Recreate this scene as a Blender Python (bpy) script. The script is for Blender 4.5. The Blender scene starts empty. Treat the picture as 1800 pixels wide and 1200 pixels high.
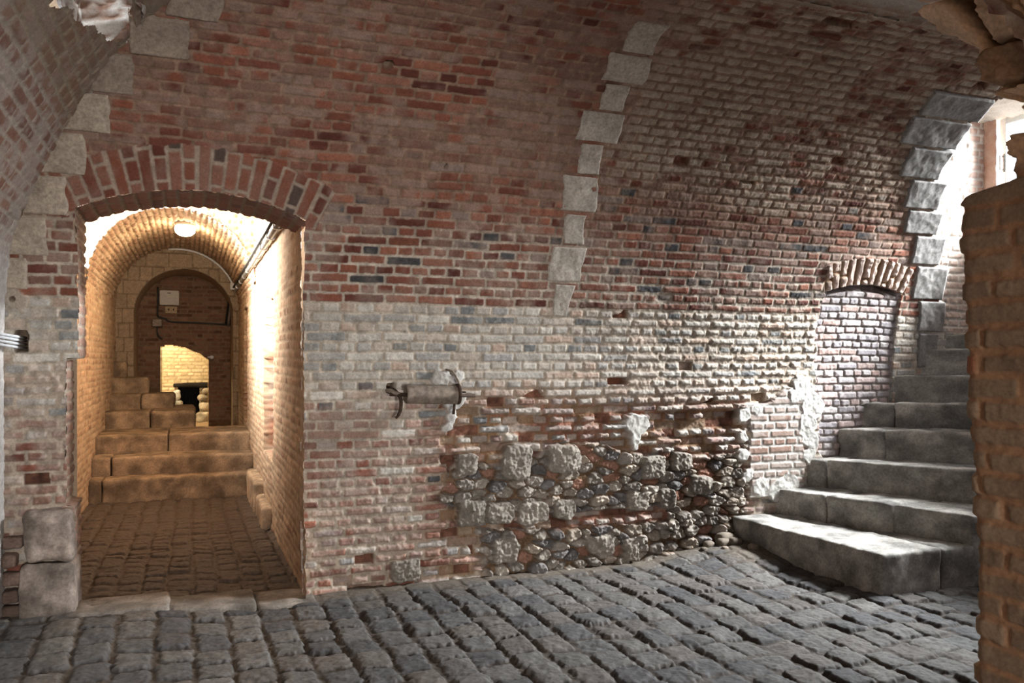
import bpy, math, random
import numpy as np
from mathutils import Vector, Matrix

random.seed(7)
rng = np.random.default_rng(11)
COL = bpy.context.scene.collection
Q = 1.0                       # grid coarseness of the masonry reliefs

# ------------------------------------------------------------------ noise
_T = rng.random((256, 256)).astype(np.float32)
_T3 = rng.random((32, 32, 32)).astype(np.float32)

def hsh(i, j, k=0):
    i = i.astype(np.int64); j = j.astype(np.int64)
    return _T[(i * 37 + j * 101 + k * 59 + ((i * j) % 7) * 13) & 255, (j * 53 + i * 17 + k * 29) & 255]

def vn(x, y, k=0):
    x = x + k * 17.31; y = y + k * 9.73
    xi = np.floor(x); yi = np.floor(y)
    fx = (x - xi).astype(np.float32); fy = (y - yi).astype(np.float32)
    fx = fx * fx * (3 - 2 * fx); fy = fy * fy * (3 - 2 * fy)
    a = xi.astype(np.int64) & 255; b = yi.astype(np.int64) & 255
    a1 = (a + 1) & 255; b1 = (b + 1) & 255
    return (_T[a, b] * (1 - fx) + _T[a1, b] * fx) * (1 - fy) + (_T[a, b1] * (1 - fx) + _T[a1, b1] * fx) * fy

def fbm(x, y, s, o=4, k=0):
    t = 0; w = 0.5; n = 0
    for q in range(o):
        t = t + w * vn(x * s, y * s, k + q * 3); n += w
        w *= .5; s *= 2.03
    return t / n              # 0..1

def vn3(p, k=0):
    p = p + k * 7.77
    f0 = np.floor(p); f = p - f0; f = f * f * (3 - 2 * f)
    i = f0.astype(np.int64) & 31; j = (i + 1) & 31
    r = 0
    for a in (0, 1):
        for b in (0, 1):
            for c in (0, 1):
                w = (f[..., 0] if a else 1 - f[..., 0]) * (f[..., 1] if b else 1 - f[..., 1]) * (f[..., 2] if c else 1 - f[..., 2])
                r = r + w * _T3[(j if a else i)[..., 0], (j if b else i)[..., 1], (j if c else i)[..., 2]]
    return r

def fbm3(p, s, o=3, k=0):
    t = 0; w = .5; n = 0
    for q in range(o):
        t = t + w * vn3(p * s, k + q * 3); n += w; w *= .5; s *= 2.03
    return t / n

def ss(a, b, x):
    t = np.clip((x - a) / (b - a), 0, 1); return t * t * (3 - 2 * t)

def mix(a, b, t):
    t = np.asarray(t)[..., None]
    return np.asarray(a) * (1 - t) + np.asarray(b) * t

# ------------------------------------------------------------------ object helpers
def tag(o, label=None, cat=None, group=None, kind=None):
    if label: o['label'] = label
    if cat: o['category'] = cat
    if group: o['group'] = group
    if kind: o['kind'] = kind
    return o

def empty(name, loc, label=None, cat=None, group=None, kind=None, rz=0):
    o = bpy.data.objects.new(name, None); COL.objects.link(o)
    o.location = loc; o.rotation_euler = (0, 0, rz); o.empty_display_size = .05
    return tag(o, label, cat, group, kind)

def link(name, me, mat, parent=None):
    o = bpy.data.objects.new(name, me); COL.objects.link(o)
    if mat: me.materials.append(mat)
    if parent:
        o.parent = parent
        o.matrix_parent_inverse = Matrix.Translation(-parent.location) if parent.type == 'EMPTY' and parent.parent is None else parent_inv(parent)
    return o

def parent_inv(p):
    m = Matrix.Identity(4); q = p
    chain = []
    while q: chain.append(q); q = q.parent
    for q in reversed(chain):
        m = m @ q.matrix_parent_inverse @ Matrix.LocRotScale(q.location, q.rotation_euler, q.scale)
    return m.inverted()

def mesh_np(name, co, quads, col=None, smooth=True):
    me = bpy.data.meshes.new(name)
    n = len(co); m = len(quads)
    k = quads.shape[1]
    me.vertices.add(n); me.vertices.foreach_set('co', np.ascontiguousarray(co, dtype=np.float32).ravel())
    me.loops.add(m * k); me.loops.foreach_set('vertex_index', np.ascontiguousarray(quads, dtype=np.int32).ravel())
    me.polygons.add(m)
    me.polygons.foreach_set('loop_start', np.arange(0, m * k, k, dtype=np.int32))
    me.polygons.foreach_set('use_smooth', np.full(m, smooth))
    me.update(calc_edges=True)
    if col is not None:
        a = me.color_attributes.new('Col', 'FLOAT_COLOR', 'POINT')
        c = np.ones((n, 4), np.float32); c[:, :3] = np.clip(col, 0.002, .9)
        a.data.foreach_set('color', c.ravel())
    return me

def relief(name, U, V, P, N, h, col, mat, mask=None, parent=None, kind='structure', flip=False):
    co = (P + N * h[..., None]).reshape(-1, 3)
    a, b = h.shape
    idx = np.arange(a * b).reshape(a, b)
    q = np.stack([idx[:-1, :-1], idx[1:, :-1], idx[1:, 1:], idx[:-1, 1:]], -1)
    if mask is not None:
        q = q[mask[:-1, :-1] & mask[1:, :-1] & mask[1:, 1:] & mask[:-1, 1:]]
    q = q.reshape(-1, 4)
    if flip: q = q[:, ::-1]
    used = np.zeros(a * b, bool); used[q.ravel()] = True
    re = np.cumsum(used) - 1
    me = mesh_np(name, co[used], re[q], col.reshape(-1, 3)[used])
    o = link(name, me, mat, parent)
    if kind and not parent: o['kind'] = kind
    return o

def grid(u0, u1, v0, v1, du, dv=None):
    dv = dv or du
    nu = max(2, int(round((u1 - u0) / (du * Q))) + 1); nv = max(2, int(round((v1 - v0) / (dv * Q))) + 1)
    return np.meshgrid(np.linspace(u0, u1, nu), np.linspace(v0, v1, nv), indexing='ij')

# ------------------------------------------------------------------ masonry patterns
def bricks(u, v, L=.23, H=.062, joint=.011, seed=0, wob=.006, rad=.008, bond='english', rough=.004):
    u = u + (fbm(u, v, 4, 3, seed + 1) - .5) * wob * 3
    v = v + (fbm(u, v, 1.3, 3, seed + 2) - .5) * wob * 4 + (vn(u * 14, v * 14, seed + 3) - .5) * wob * .6
    r = np.floor(v / H); fv = v / H - r
    if bond == 'english':
        Lr = np.where(r % 2 == 0, L, L * .5); off = np.where(r % 2 == 0, (hsh(r, r * 0, seed) - .5) * .03, L * .25 + (hsh(r, r * 0, seed) - .5) * .03)
    else:
        Lr = L + 0 * r; off = hsh(r, r * 0 + 5, seed) * L
    uu = (u + off) / Lr
    # uneven brick lengths: shift each joint
    c = np.floor(uu); f = uu - c
    j0 = (hsh(r, c, seed + 4) - .5) * .16; j1 = (hsh(r, c + 1, seed + 4) - .5) * .16
    lo = f < j0; hi = f > 1 + j1
    c = np.where(lo, c - 1, np.where(hi, c + 1, c)); f = uu - c
    j0 = (hsh(r, c, seed + 4) - .5) * .16; j1 = (hsh(r, c + 1, seed + 4) - .5) * .16
    w = (1 + j1 - j0) * Lr
    dx = (f - (j0 + 1 + j1) / 2) * Lr
    dy = (fv - .5) * H - (hsh(r, c, seed + 6) - .5) * H * .09
    hx = w / 2 - joint / 2 - hsh(r, c, seed + 7) * joint * .35
    hy = H / 2 - joint / 2 - hsh(r, c, seed + 8) * joint * .35
    qx = np.abs(dx) - hx + rad; qy = np.abs(dy) - hy + rad
    d = np.hypot(np.maximum(qx, 0), np.maximum(qy, 0)) + np.minimum(np.maximum(qx, qy), 0) - rad
    d = d + (fbm(u, v, 45, 3, seed + 9) - .5) * rough * 2.2
    return d, r, c, dx, dy

def voron(u, v, su, sv, seed=0, jit=.85):
    x = u / su; y = v / sv
    xi = np.floor(x); yi = np.floor(y)
    F1 = np.full(u.shape, 9.); F2 = np.full(u.shape, 9.); I = np.zeros(u.shape); J = np.zeros(u.shape); DX = np.zeros(u.shape); DY = np.zeros(u.shape)
    for a in (-1, 0, 1):
        for b in (-1, 0, 1):
            ci = xi + a; cj = yi + b
            px = ci + .5 + (hsh(ci, cj, seed) - .5) * jit + .5 * (cj % 2); py = cj + .5 + (hsh(ci, cj, seed + 1) - .5) * jit
            d = np.maximum(np.hypot(x - px, y - py) , .9 * np.maximum(abs(x - px), abs(y - py)) * 1.1)
            n = d < F1
            F2 = np.where(n, F1, np.minimum(F2, d)); I = np.where(n, ci, I); J = np.where(n, cj, J); DX = np.where(n, x - px, DX); DY = np.where(n, y - py, DY); F1 = np.where(n, d, F1)
    return F1, F2 - F1, I, J, DX, DY

def pal(t, stops):
    t = np.clip(t, 0, .9999) * (len(stops) - 1)
    i = np.floor(t).astype(int); f = (t - i)[..., None]
    s = np.asarray(stops, float)
    return s[i] * (1 - f) + s[i + 1] * f

def pick(t, stops):
    s = np.asarray(stops, float); return s[np.clip((t * len(s)).astype(int), 0, len(s) - 1)]

# ------------------------------------------------------------------ materials
def nodes(m):
    m.use_nodes = True; return m.node_tree.nodes, m.node_tree.links

def mat_attr(name, rough=.9, spec=.25, scale=90, var=.22, bump=.25, bdist=.004, bscale=160):
    m = bpy.data.materials.new(name); n, l = nodes(m); b = n['Principled BSDF']
    at = n.new('ShaderNodeAttribute'); at.attribute_name = 'Col'
    tc = n.new('ShaderNodeTexCoord')
    nz = n.new('ShaderNodeTexNoise'); nz.inputs['Scale'].default_value = scale; nz.inputs['Detail'].default_value = 5; nz.inputs['Roughness'].default_value = .65
    l.new(tc.outputs['Object'], nz.inputs['Vector'])
    mr = n.new('ShaderNodeMapRange'); mr.inputs['From Min'].default_value = .3; mr.inputs['From Max'].default_value = .7
    mr.inputs['To Min'].default_value = 1 - var; mr.inputs['To Max'].default_value = 1 + var
    l.new(nz.outputs['Fac'], mr.inputs['Value'])
    mx = n.new('ShaderNodeVectorMath'); mx.operation = 'SCALE'
    l.new(at.outputs['Color'], mx.inputs[0]); l.new(mr.outputs['Result'], mx.inputs['Scale'])
    l.new(mx.outputs['Vector'], b.inputs['Base Color'])
    nb = n.new('ShaderNodeTexNoise'); nb.inputs['Scale'].default_value = bscale; nb.inputs['Detail'].default_value = 6; nb.inputs['Roughness'].default_value = .7
    l.new(tc.outputs['Object'], nb.inputs['Vector'])
    bp = n.new('ShaderNodeBump'); bp.inputs['Strength'].default_value = bump; bp.inputs['Distance'].default_value = bdist
    l.new(nb.outputs['Fac'], bp.inputs['Height']); l.new(bp.outputs['Normal'], b.inputs['Normal'])
    b.inputs['Roughness'].default_value = rough; b.inputs['Specular IOR Level'].default_value = spec
    return m

def mat_plain(name, col, rough=.6, metal=0, spec=.4, var=.3, scale=40, bump=.2, col2=None):
    m = bpy.data.materials.new(name); n, l = nodes(m); b = n['Principled BSDF']
    tc = n.new('ShaderNodeTexCoord'); nz = n.new('ShaderNodeTexNoise'); nz.inputs['Scale'].default_value = scale; nz.inputs['Detail'].default_value = 6
    l.new(tc.outputs['Object'], nz.inputs['Vector'])
    cr = n.new('ShaderNodeValToRGB'); cr.color_ramp.elements[0].position = .35; cr.color_ramp.elements[1].position = .65
    c2 = col2 or tuple(min(1, c * (1 + var)) for c in col); c1 = col if col2 else tuple(c * (1 - var) for c in col)
    cr.color_ramp.elements[0].color = (*c1, 1); cr.color_ramp.elements[1].color = (*c2, 1)
    l.new(nz.outputs['Fac'], cr.inputs['Fac']); l.new(cr.outputs['Color'], b.inputs['Base Color'])
    bp = n.new('ShaderNodeBump'); bp.inputs['Strength'].default_value = bump; bp.inputs['Distance'].default_value = .003
    l.new(nz.outputs['Fac'], bp.inputs['Height']); l.new(bp.outputs['Normal'], b.inputs['Normal'])
    b.inputs['Roughness'].default_value = rough; b.inputs['Metallic'].default_value = metal; b.inputs['Specular IOR Level'].default_value = spec
    return m

M_BRICK = mat_attr('old_brickwork')
M_STONE = mat_attr('worn_stone', rough=.85, scale=60, var=.3, bump=.4, bscale=120)
M_SETT = mat_attr('paving_setts', rough=.74, spec=.28, scale=50, var=.35, bump=.45, bdist=.005, bscale=110)
M_PALE = mat_attr('pale_brickwork', var=.2)
M_IRON = mat_plain('rusty_iron', (.16, .125, .1), .6, .3, .4, col2=(.34, .28, .225), scale=30)
M_DARKIRON = mat_plain('dark_rusty_iron', (.035, .022, .016), .75, .3, col2=(.085, .05, .032), scale=50)
M_PVC = mat_plain('pale_conduit', (.55, .56, .58), .4, 0, .5, var=.08)
M_BLACK = mat_plain('black_cable', (.012, .012, .012), .5, 0, .4)
M_GREYBOX = mat_plain('grey_plastic', (.42, .38, .32), .5, 0, .4, var=.08)
M_PAPER = mat_plain('yellowed_paper', (.36, .27, .17), .8, 0, .2, var=.15)
M_STEEL = mat_plain('galvanised_conduit', (.33, .32, .3), .35, .6, .5, var=.2)
M_FRAME = mat_plain('painted_window_frame', (.62, .66, .64), .45, 0, .4, var=.06)
M_CHAR = mat_plain('blackened_timber', (.012, .01, .008), .8, 0, .2, col2=(.03, .026, .022))

# ------------------------------------------------------------------ geometry helpers (things)
def tube(pts, r, n=10, cap=True):
    pts = [Vector(p) for p in pts]; rs = r if isinstance(r, (list, tuple)) else [r] * len(pts)
    vs = []; fs = []; up = None
    for i, p in enumerate(pts):
        d = (pts[min(i + 1, len(pts) - 1)] - pts[max(i - 1, 0)]).normalized()
        if up is None:
            up = d.orthogonal().normalized()
        up = (up - d * up.dot(d)).normalized(); s = d.cross(up)
        for k in range(n):
            a = 2 * math.pi * k / n
            vs.append(p + (up * math.cos(a) + s * math.sin(a)) * rs[i])
    for i in range(len(pts) - 1):
        for k in range(n):
            fs.append((i * n + k, i * n + (k + 1) % n, (i + 1) * n + (k + 1) % n, (i + 1) * n + k))
    if cap:
        fs.append(tuple(range(n - 1, -1, -1))); fs.append(tuple(range((len(pts) - 1) * n, len(pts) * n)))
    return vs, fs

def obj(name, vf, mat, parent=None, smooth=True):
    me = bpy.data.meshes.new(name); me.from_pydata([tuple(v) for v in vf[0]], [], vf[1]); me.update()
    if smooth:
        for p in me.polygons: p.use_smooth = len(p.vertices) == 4
    return link(name, me, mat, parent)

def join(*parts):
    V = []; F = []
    for v, f in parts:
        o = len(V); V += list(v); F += [tuple(i + o for i in q) for q in f]
    return V, F

def arc_pts(pts, n=8):
    """Catmull-Rom through points"""
    P = [Vector(p) for p in pts]; out = []
    for i in range(len(P) - 1):
        a = P[max(i - 1, 0)]; b = P[i]; c = P[i + 1]; d = P[min(i + 2, len(P) - 1)]
        for k in range(n):
            t = k / n
            out.append(.5 * ((2 * b) + (c - a) * t + (2 * a - 5 * b + 4 * c - d) * t * t + (3 * b - a - 3 * c + d) * t ** 3))
    out.append(P[-1]); return out

def rbox(c, s, r=.004, rot=None):
    """bevelled box as verts/faces"""
    import bmesh
    bm = bmesh.new(); bmesh.ops.create_cube(bm, size=1)
    for v in bm.verts: v.co = Vector((v.co.x * s[0], v.co.y * s[1], v.co.z * s[2]))
    if r: bmesh.ops.bevel(bm, geom=bm.edges[:], offset=r, segments=2, affect='EDGES')
    M = Matrix.Translation(c) @ (rot.to_4x4() if rot else Matrix.Identity(4))
    bm.verts.ensure_lookup_table()
    vs = [M @ v.co for v in bm.verts]; fs = [tuple(v.index for v in f.verts) for f in bm.faces]
    bm.free(); return vs, fs

def stone(name, x0, x1, y0, y1, z0, z1, col, mat, parent=None, rad=.025, amp=.012, res=.022, seed=0, skew=None, big=.0, frq=9):
    """rounded, worn stone block: every face a grid, rounded box mapping, noise along the normal"""
    c = np.array([(x0 + x1) / 2, (y0 + y1) / 2, (z0 + z1) / 2]); hf = np.array([x1 - x0, y1 - y0, z1 - z0]) / 2
    rad = min(rad, hf.min() * .95)
    nn = np.maximum(2, np.ceil(2 * hf / res).astype(int) + 1)
    ids = {}; vs = []; qs = []
    ax = [np.linspace(-hf[i], hf[i], nn[i]) for i in range(3)]
    def vid(i, j, k):
        key = (i, j, k)
        if key not in ids:
            ids[key] = len(vs); vs.append((ax[0][i], ax[1][j], ax[2][k]))
        return ids[key]
    X, Y, Z = nn - 1
    for i in range(X):
        for j in range(Y):
            for k, fl in ((0, 1), (Z, 0)):
                q = [vid(i, j, k), vid(i + 1, j, k), vid(i + 1, j + 1, k), vid(i, j + 1, k)]; qs.append(q[::-1] if fl else q)
    for i in range(X):
        for k in range(Z):
            for j, fl in ((0, 0), (Y, 1)):
                q = [vid(i, j, k), vid(i + 1, j, k), vid(i + 1, j, k + 1), vid(i, j, k + 1)]; qs.append(q[::-1] if fl else q)
    for j in range(Y):
        for k in range(Z):
            for i, fl in ((0, 1), (X, 0)):
                q = [vid(i, j, k), vid(i, j + 1, k), vid(i, j + 1, k + 1), vid(i, j, k + 1)]; qs.append(q[::-1] if fl else q)
    p = np.array(vs); q = np.clip(p, -(hf - rad), hf - rad); d = p - q
    n = d / np.maximum(np.linalg.norm(d, axis=1, keepdims=True), 1e-9)
    p = q + n * rad + c
    sd = seed * 3.17
    h = (fbm3(p + sd, frq, 4) - .5) * 2 * amp + (fbm3(p + sd + 5, 2.2, 2) - .5) * 2 * big
    p2 = p + n * h[:, None]
    t = fbm3(p + sd + 9, 7, 4); t2 = fbm3(p + sd + 3, 22, 3)
    cc = np.asarray(col)[None] * (.55 + .9 * ss(.25, .8, t))[:, None] * (.6 + .8 * t2)[:, None]
    if skew: p2 = skew(p2)
    me = mesh_np(name, p2, np.array(qs), cc)
    return link(name, me, mat, parent)

# ------------------------------------------------------------------ the vault profile: an ellipse springing from the long wall
CY, A, B, Z0 = 3.5, 1.81, 2.2, 1.32
YW = CY + A                                   # 5.31, the long wall
_th = np.linspace(0, math.pi / 2, 800)
_py = CY + A * np.cos(_th); _pz = Z0 + B * np.sin(_th)
_sv = Z0 + np.concatenate([[0], np.cumsum(np.hypot(np.diff(_py), np.diff(_pz)))])
_sv = np.concatenate([[-.3, 0], _sv]); _py = np.concatenate([[YW, YW], _py]); _pz = np.concatenate([[-.3, 0], _pz])
VTOP = float(_sv[-1])
def prof(v): return np.interp(v, _sv, _py), np.interp(v, _sv, _pz)
def prof_n(v):
    y, z = prof(v)
    t = z > Z0
    ny = np.where(t, -(y - CY) / A ** 2, -1.); nz = np.where(t, -(z - Z0) / B ** 2, 0.)
    l = np.hypot(ny, nz); return ny / l, nz / l
def z2v(z): return float(np.interp(z, _pz, _sv))
def yz(z): return np.interp(z, _pz, _py)

# left bay vault: height over x (the groin with the long wall)
_gx = np.array([-.975, -.957, -.917, -.852, -.79, -.665, -.543, -.367, -.2, -.07, .1, .3, .54])
_gz = np.array([1.55, 1.846, 2.121, 2.301, 2.418, 2.645, 2.832, 3.053, 3.189, 3.256, 3.37, 3.47, 3.52])

# ------------------------------------------------------------------ palettes (linear albedo)
RED = [(.21, .076, .046), (.25, .10, .064), (.16, .054, .035), (.235, .108, .074), (.19, .068, .044), (.115, .037, .026)]
PINK = [(.28, .18, .14), (.24, .15, .115), (.31, .22, .178)]
PALE = [(.48, .44, .385), (.55, .51, .45), (.41, .385, .35), (.46, .395, .335), (.34, .325, .31), (.48, .36, .285)]
DARK = (.045, .043, .045)
STN = [(.25, .22, .185), (.29, .255, .215), (.22, .195, .17), (.28, .235, .19), (.15, .14, .135), (.27, .24, .21)]
MORT_UP = np.array((.24, .155, .11)); MORT_LO = np.array((.44, .38, .31)); SAND = np.array((.30, .185, .105)); RAW = np.array((.2, .092, .06))

# ================================================================== LONG WALL with its vault (relief)
XE_Z = np.array([0, 1.72, 1.74, 2.22, 2.55, 2.83, 3.1, 3.22, 3.37, 3.52, 4]); XE_X = np.array([6.5, 6.5, 6.0, 5.86, 5.62, 5.42, 5.24, 5.3, 5.38, 5.45, 5.5])

def door_x(z):
    l = np.where(z > 1.5, -.6, np.where(z > .66, -.665, -.625)) - .0; r = .64 + 0 * z
    return l, r
DC_X, DC_R = .03, 1.55           # door arch: centre x, radius; crown z 2.47
DC_Z = 2.46 - DC_R
def door_top(x): return DC_Z + np.sqrt(np.maximum(DC_R ** 2 - (x - DC_X) ** 2, .01))

def long_wall():
    U, V = grid(-1.06, 6.5, -.12, VTOP, .0056)
    X = U; y, z = prof(V)
    e1 = fbm(U, V, 3, 4, 40); e2 = fbm(U, V, 9, 4, 41); e3 = fbm(U, V, 30, 4, 42); e4 = fbm(U, V, 80, 2, 43); e0 = fbm(U, V, 1.1, 3, 44)
    # where the wall is eaten away
    er = ss(1.22, 1.85, X + (e1 - .5) * .5) * (1 - ss(3.95, 4.1, X + (e2 - .5) * .2)) * (1 - ss(1.05, 1.38, z + (e1 - .5) * .5))
    em = np.maximum(er, .62 * ss(2.1, 3.1, X) * (1 - ss(4.55, 4.75, X)) * (1 - ss(1.75, 2.15, z + (e1 - .5) * .3)))
    em = np.maximum(em, .62 * (1 - ss(.35, 1.05, z + (e1 - .5) * .5)) * (1 - ss(4.2, 4.6, X)))
    em = np.maximum(em, .55 * (1 - ss(-.62, -.55, X)) * (1 - ss(1.35, 1.6, z)))
    em = np.maximum(em, .55 * ss(2.5, 3.2, X) * ss(2.45, 2.9, z))
    d, r, c, dx, dy = bricks(U, V + .02, .23, .0625, .011, 3, wob=.0065)
    d = d + em * (.0065 - .0035 * er) + em * (e2 - .45) * .013
    k1 = hsh(r, c, 21); k2 = hsh(r, c, 22); k3 = hsh(r, c, 23); k4 = hsh(r, c, 24); k5 = hsh(r, c, 25)
    body = ss(.004, -.007 - .006 * em, d)
    h = body * (.0055 + .004 * em + .012 * er) + (k1 - .5) * (.003 + .012 * em + .016 * er) * body + body * (k2 - .5) * dx * .06
    h += (e3 - .5) * (.006 + .012 * em + .012 * er) + (e4 - .5) * (.003 + .005 * em) + (e1 - .5) * .03 * em
    h -= (1 - body) * (em * .004 + er * .02); body = body * (1 - .0 * er)
    gone = (k3 < .44 * er) & (er > .35) | (k3 < .035 * em) & (em > .4)
    h = np.where(gone, -.030 - .02 * k4 + (e3 - .5) * .02, h)
    # colours -----------------------------------------------------
    up = ss(1.83, 1.86, V + (e2 - .5) * .05 + (hsh(r, r * 0, 77) - .5) * .05)
    red = pick(k4, RED); red = red * (.75 + .5 * k5)[..., None]
    red = np.where(((k1 < .13 * ss(1.95, 2.1, V) * (1 - ss(2.75, 2.95, V)) + .03))[..., None], np.where((X > .75)[..., None] & (z < 2.75)[..., None], np.array(DARK), np.array((.13, .045, .032))) * (1 + .8 * k2)[..., None], red)
    lime = ss(.46, .62, e1 * .55 + e2 * .35 + k2 * .25 - .06)
    redl = mix(red, pick(k2, PINK), .7 * lime)
    lowl = mix(redl, (.36, .29, .24), .28 * ss(.4, .7, e2) * (1 - ss(2.3, 2.6, V)))
    pale = pick(k4, PALE); pale = np.where((k1 < .1)[..., None], np.array((.17, .175, .175)), pale) * (.82 + .36 * k5)[..., None]
    pale = mix(pale, pick(k4, RED) * 1.2, .75 * ss(.55, .72, e1 * .5 + k3 * .5) * (1 - ss(.35, .75, np.abs(z - 1.55) * -1 + .9)))
    lowred = ss(.42, .66, k2 * .6 + e1 * .45 + .16 * (X < 1.6) * (z < 1.)) * (1 - ss(1.1, 1.42, z)) * (.95 - .4 * ss(1.4, 2, X))
    pale = mix(pale, redl * 1.15, lowred)
    pale = mix(pale, (.42, .395, .35), .45 * ss(.42, .6, e2) * (1 - .6 * lowred))
    # cooler, greyer limewash towards the middle, cream to the right
    body_c = mix(pale, lowl, up)
    smear = ss(2.3, 2.8, X) * ss(2.35, 2.85, z + (e0 - .5) * .5)
    body_c = mix(body_c, mix((.34, .265, .19), (.43, .37, .3), e3), smear * .95 * ss(.36, .5, e1 * .4 + e2 * .35 + k5 * .25))
    topl = (1 - ss(2.3, 2.5, X)) * ss(2.35, 3.0, z)
    body_c = mix(body_c, pick(k2, PINK) * .8, topl * .55 * ss(.42, .55, e2 * .5 + e1 * .5))
    mort = mix(MORT_LO, MORT_UP, np.maximum(up * ss(2.1, 2.6, V), .0)); mort = mix(mort, mix(SAND, RAW * 1.15, ss(.42, .58, e1 * .6 + e3 * .4)), np.clip(er * .85 + .3 * em * (1 - up), 0, 1) * ss(.25, .5, e2))
    mort = mort * (.7 + .6 * e3)[..., None]
    col = mix(mort, body_c, ss(.003, -.004, d))
    col = mix(col, RAW * ((.6 + .8 * k5) * (.5 + e3))[..., None], gone * (.45 + .55 * (k2 > .45)) * (k5 < .8)); col = mix(col, SAND * .8, gone * (k5 >= .8) * .8)
    col = col * (.78 + .44 * e3)[..., None]
    # soot and green damp towards the crown on the right
    # rubble footing ------------------------------------------------
    lim = .86 + (e1 - .5) * .35 - .25 * (1 - ss(1.4, 1.75, X)); lim = np.where(X > 3.4, lim - .12, lim)
    rub = ss(0, .05, lim - z) * ss(1.42, 1.55, X + (e2 - .5) * .15 - .35 * (1 - ss(.35, .6, z))) * (1 - ss(3.95, 4.06, X + (e2 - .5) * .1))
    band = ss(.3, .33, z + (e1 - .5) * .08) * (1 - ss(.4, .43, z + (e1 - .5) * .08)); rub = rub * (1 - band * (X < 3.3))
    F, G, I, J, LX_, LY_ = voron(U + (e2 - .5) * .06 + (e3 - .5) * .02, V + (e1 - .5) * .03 + (e3 - .5) * .012, .12, .074, 5, .75)
    bigm = ss(.48, .6, vn(U * 2.6, V * 2.6, 90)) * (X < 2.9)
    s1 = hsh(I, J, 8); s2 = hsh(I, J, 9); s3 = hsh(I, J, 10)
    bulge = np.sqrt(np.clip(1 - (F / .68) ** 2, 0, 1)) * ss(.0, .2, G)
    hr = -.045 + np.minimum(bulge * 1.5, .85 + .15 * bulge) * (.03 + .055 * s1) + ((s2 - .5) * LX_ + (s3 - .5) * LY_) * .06 + np.abs(e3 - .5) * .08 + (e2 - .5) * .07 + (e4 - .5) * .012
    cr = pick(s2, STN) * (.7 + .6 * s3)[..., None] * (.6 + .8 * e3)[..., None]
    cr = mix(cr, RAW * 1.5, (s1 < .13) * .8)
    cr = mix(np.array((.2, .125, .075)) * (.5 + 1. * e2)[..., None], cr, ss(.01, .1, G) * ss(.35, .6, bulge + .25))
    h = h * (1 - rub) + hr * rub; col = mix(col, cr, rub)
    # larger single stones, set in the rubble
    for (sx, sz, wx, wz, kk) in ((2.085, .772, .115, .115, 1), (2.45, .80, .135, .11, 2), (1.76, .44, .105, .10, 3), (1.96, .43, .10, .075, 4), (2.215, .425, .125, .075, 5), (2.46, .44, .08, .07, 6),
                                 (3.18, .70, .10, .09, 7), (3.42, .73, .09, .07, 8), (3.60, .55, .12, .07, 9), (1.72, .78, .07, .08, 10), (3.05, .47, .1, .075, 11), (3.3, .46, .08, .075, 12), (2.0, .17, .1, .09, 13), (2.75, .17, .12, .08, 14), (1.3, .1, .1, .08, 15), (3.0, .13, .07, .09, 16)):
        q = (np.abs((X - sx + (e2 - .5) * .07 + (e1 - .5) * .06) / wx) ** 4.5 + np.abs((z - sz + (e1 - .5) * .05 + (e2 - .5) * .04) / wz) ** 4.5) ** (1 / 4.5)
        m = ss(1.0, .93, q)
        hs = .005 + .032 * np.sqrt(np.clip(1 - np.minimum(q, 1) ** 7, 0, 1)) + np.abs(e3 - .5) * .045 + (e2 - .5) * .05 + (e4 - .5) * .012
        h = h * (1 - m) + hs * m - ss(1.25, 1.02, q) * (1 - m) * .02
        col = mix(col, np.array((.25, .22, .185)) * (.8 + .13 * (kk % 3)) * (.65 + .7 * e3)[..., None], m)
    # door arch ring of rubbed voussoirs ----------------------------
    px_ = X - DC_X; pz_ = z - DC_Z; rr = np.hypot(px_, pz_); an = np.arctan2(px_, pz_)
    ring = (rr > DC_R - .02) & (rr < DC_R + .215 + .02 * (vn(an * 40, rr * 0, 3))) & (an < .455) & (an > -.47) & (z > 2.2)
    dv_, rv, cv_, dxv, dyv = bricks(rr - DC_R + .01, an * (DC_R + .1), .232, .074, .012, 31, wob=.003, bond='english', rough=.003)
    g1 = hsh(rv, cv_, 33); g2 = hsh(rv, cv_, 34)
    bv = ss(.004, -.006, dv_)
    hv = bv * .008 + (g1 - .5) * .006 * bv + (e3 - .5) * .01
    cv = mix(mix(MORT_UP, MORT_LO, .5) * (.7 + .6 * e3)[..., None], np.where((g2 < .07)[..., None], np.array((.09, .06, .05)), mix(pick(g1, RED), pick(g2, PINK), .35 * ss(.4, .7, e2))), bv)
    h = np.where(ring, hv, h); col = np.where(ring[..., None], cv, col)
    # blocked opening on the right: relieving arch and recessed panel ----
    NX, NR = 5.1, .62; NZ = 2.09 - NR
    rn = np.hypot(X - NX, z - NZ); ann = np.arctan2(X - NX, z - NZ)
    # gentle segmental curve
    NR2 = 1.25; NZ2 = 2.10 - NR2; rn = np.hypot(X - NX, z - NZ2); ann = np.arctan2(X - NX, z - NZ2)
    ringn = (rn > NR2) & (rn < NR2 + .2) & (np.abs(X - NX) < .42 + .1 * (rn - NR2))
    dn, rn_, cn_, _, _ = bricks(rn - NR2 + .01, ann * (NR2 + .08), .44, .072, .013, 51, wob=.006, bond='r')
    bn = ss(.006, -.012, dn); q1 = hsh(rn_, cn_, 52)
    hn = bn * .022 + (q1 - .5) * .016 * bn - .004 + (e3 - .5) * .02; cn = mix(SAND * .8 * (.6 + .8 * e2)[..., None], mix(pick(q1, RED), (.52, .42, .36), .82), bn)
    h = np.where(ringn, hn, h); col = np.where(ringn[..., None], cn, col)
    pan = (X > 4.68 + (e2 - .5) * .12 + .05 * (z < 1.2)) & (X < 5.5 + (e2 - .5) * .03) & (rn < NR2 - .005) & (z > .3)
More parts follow.
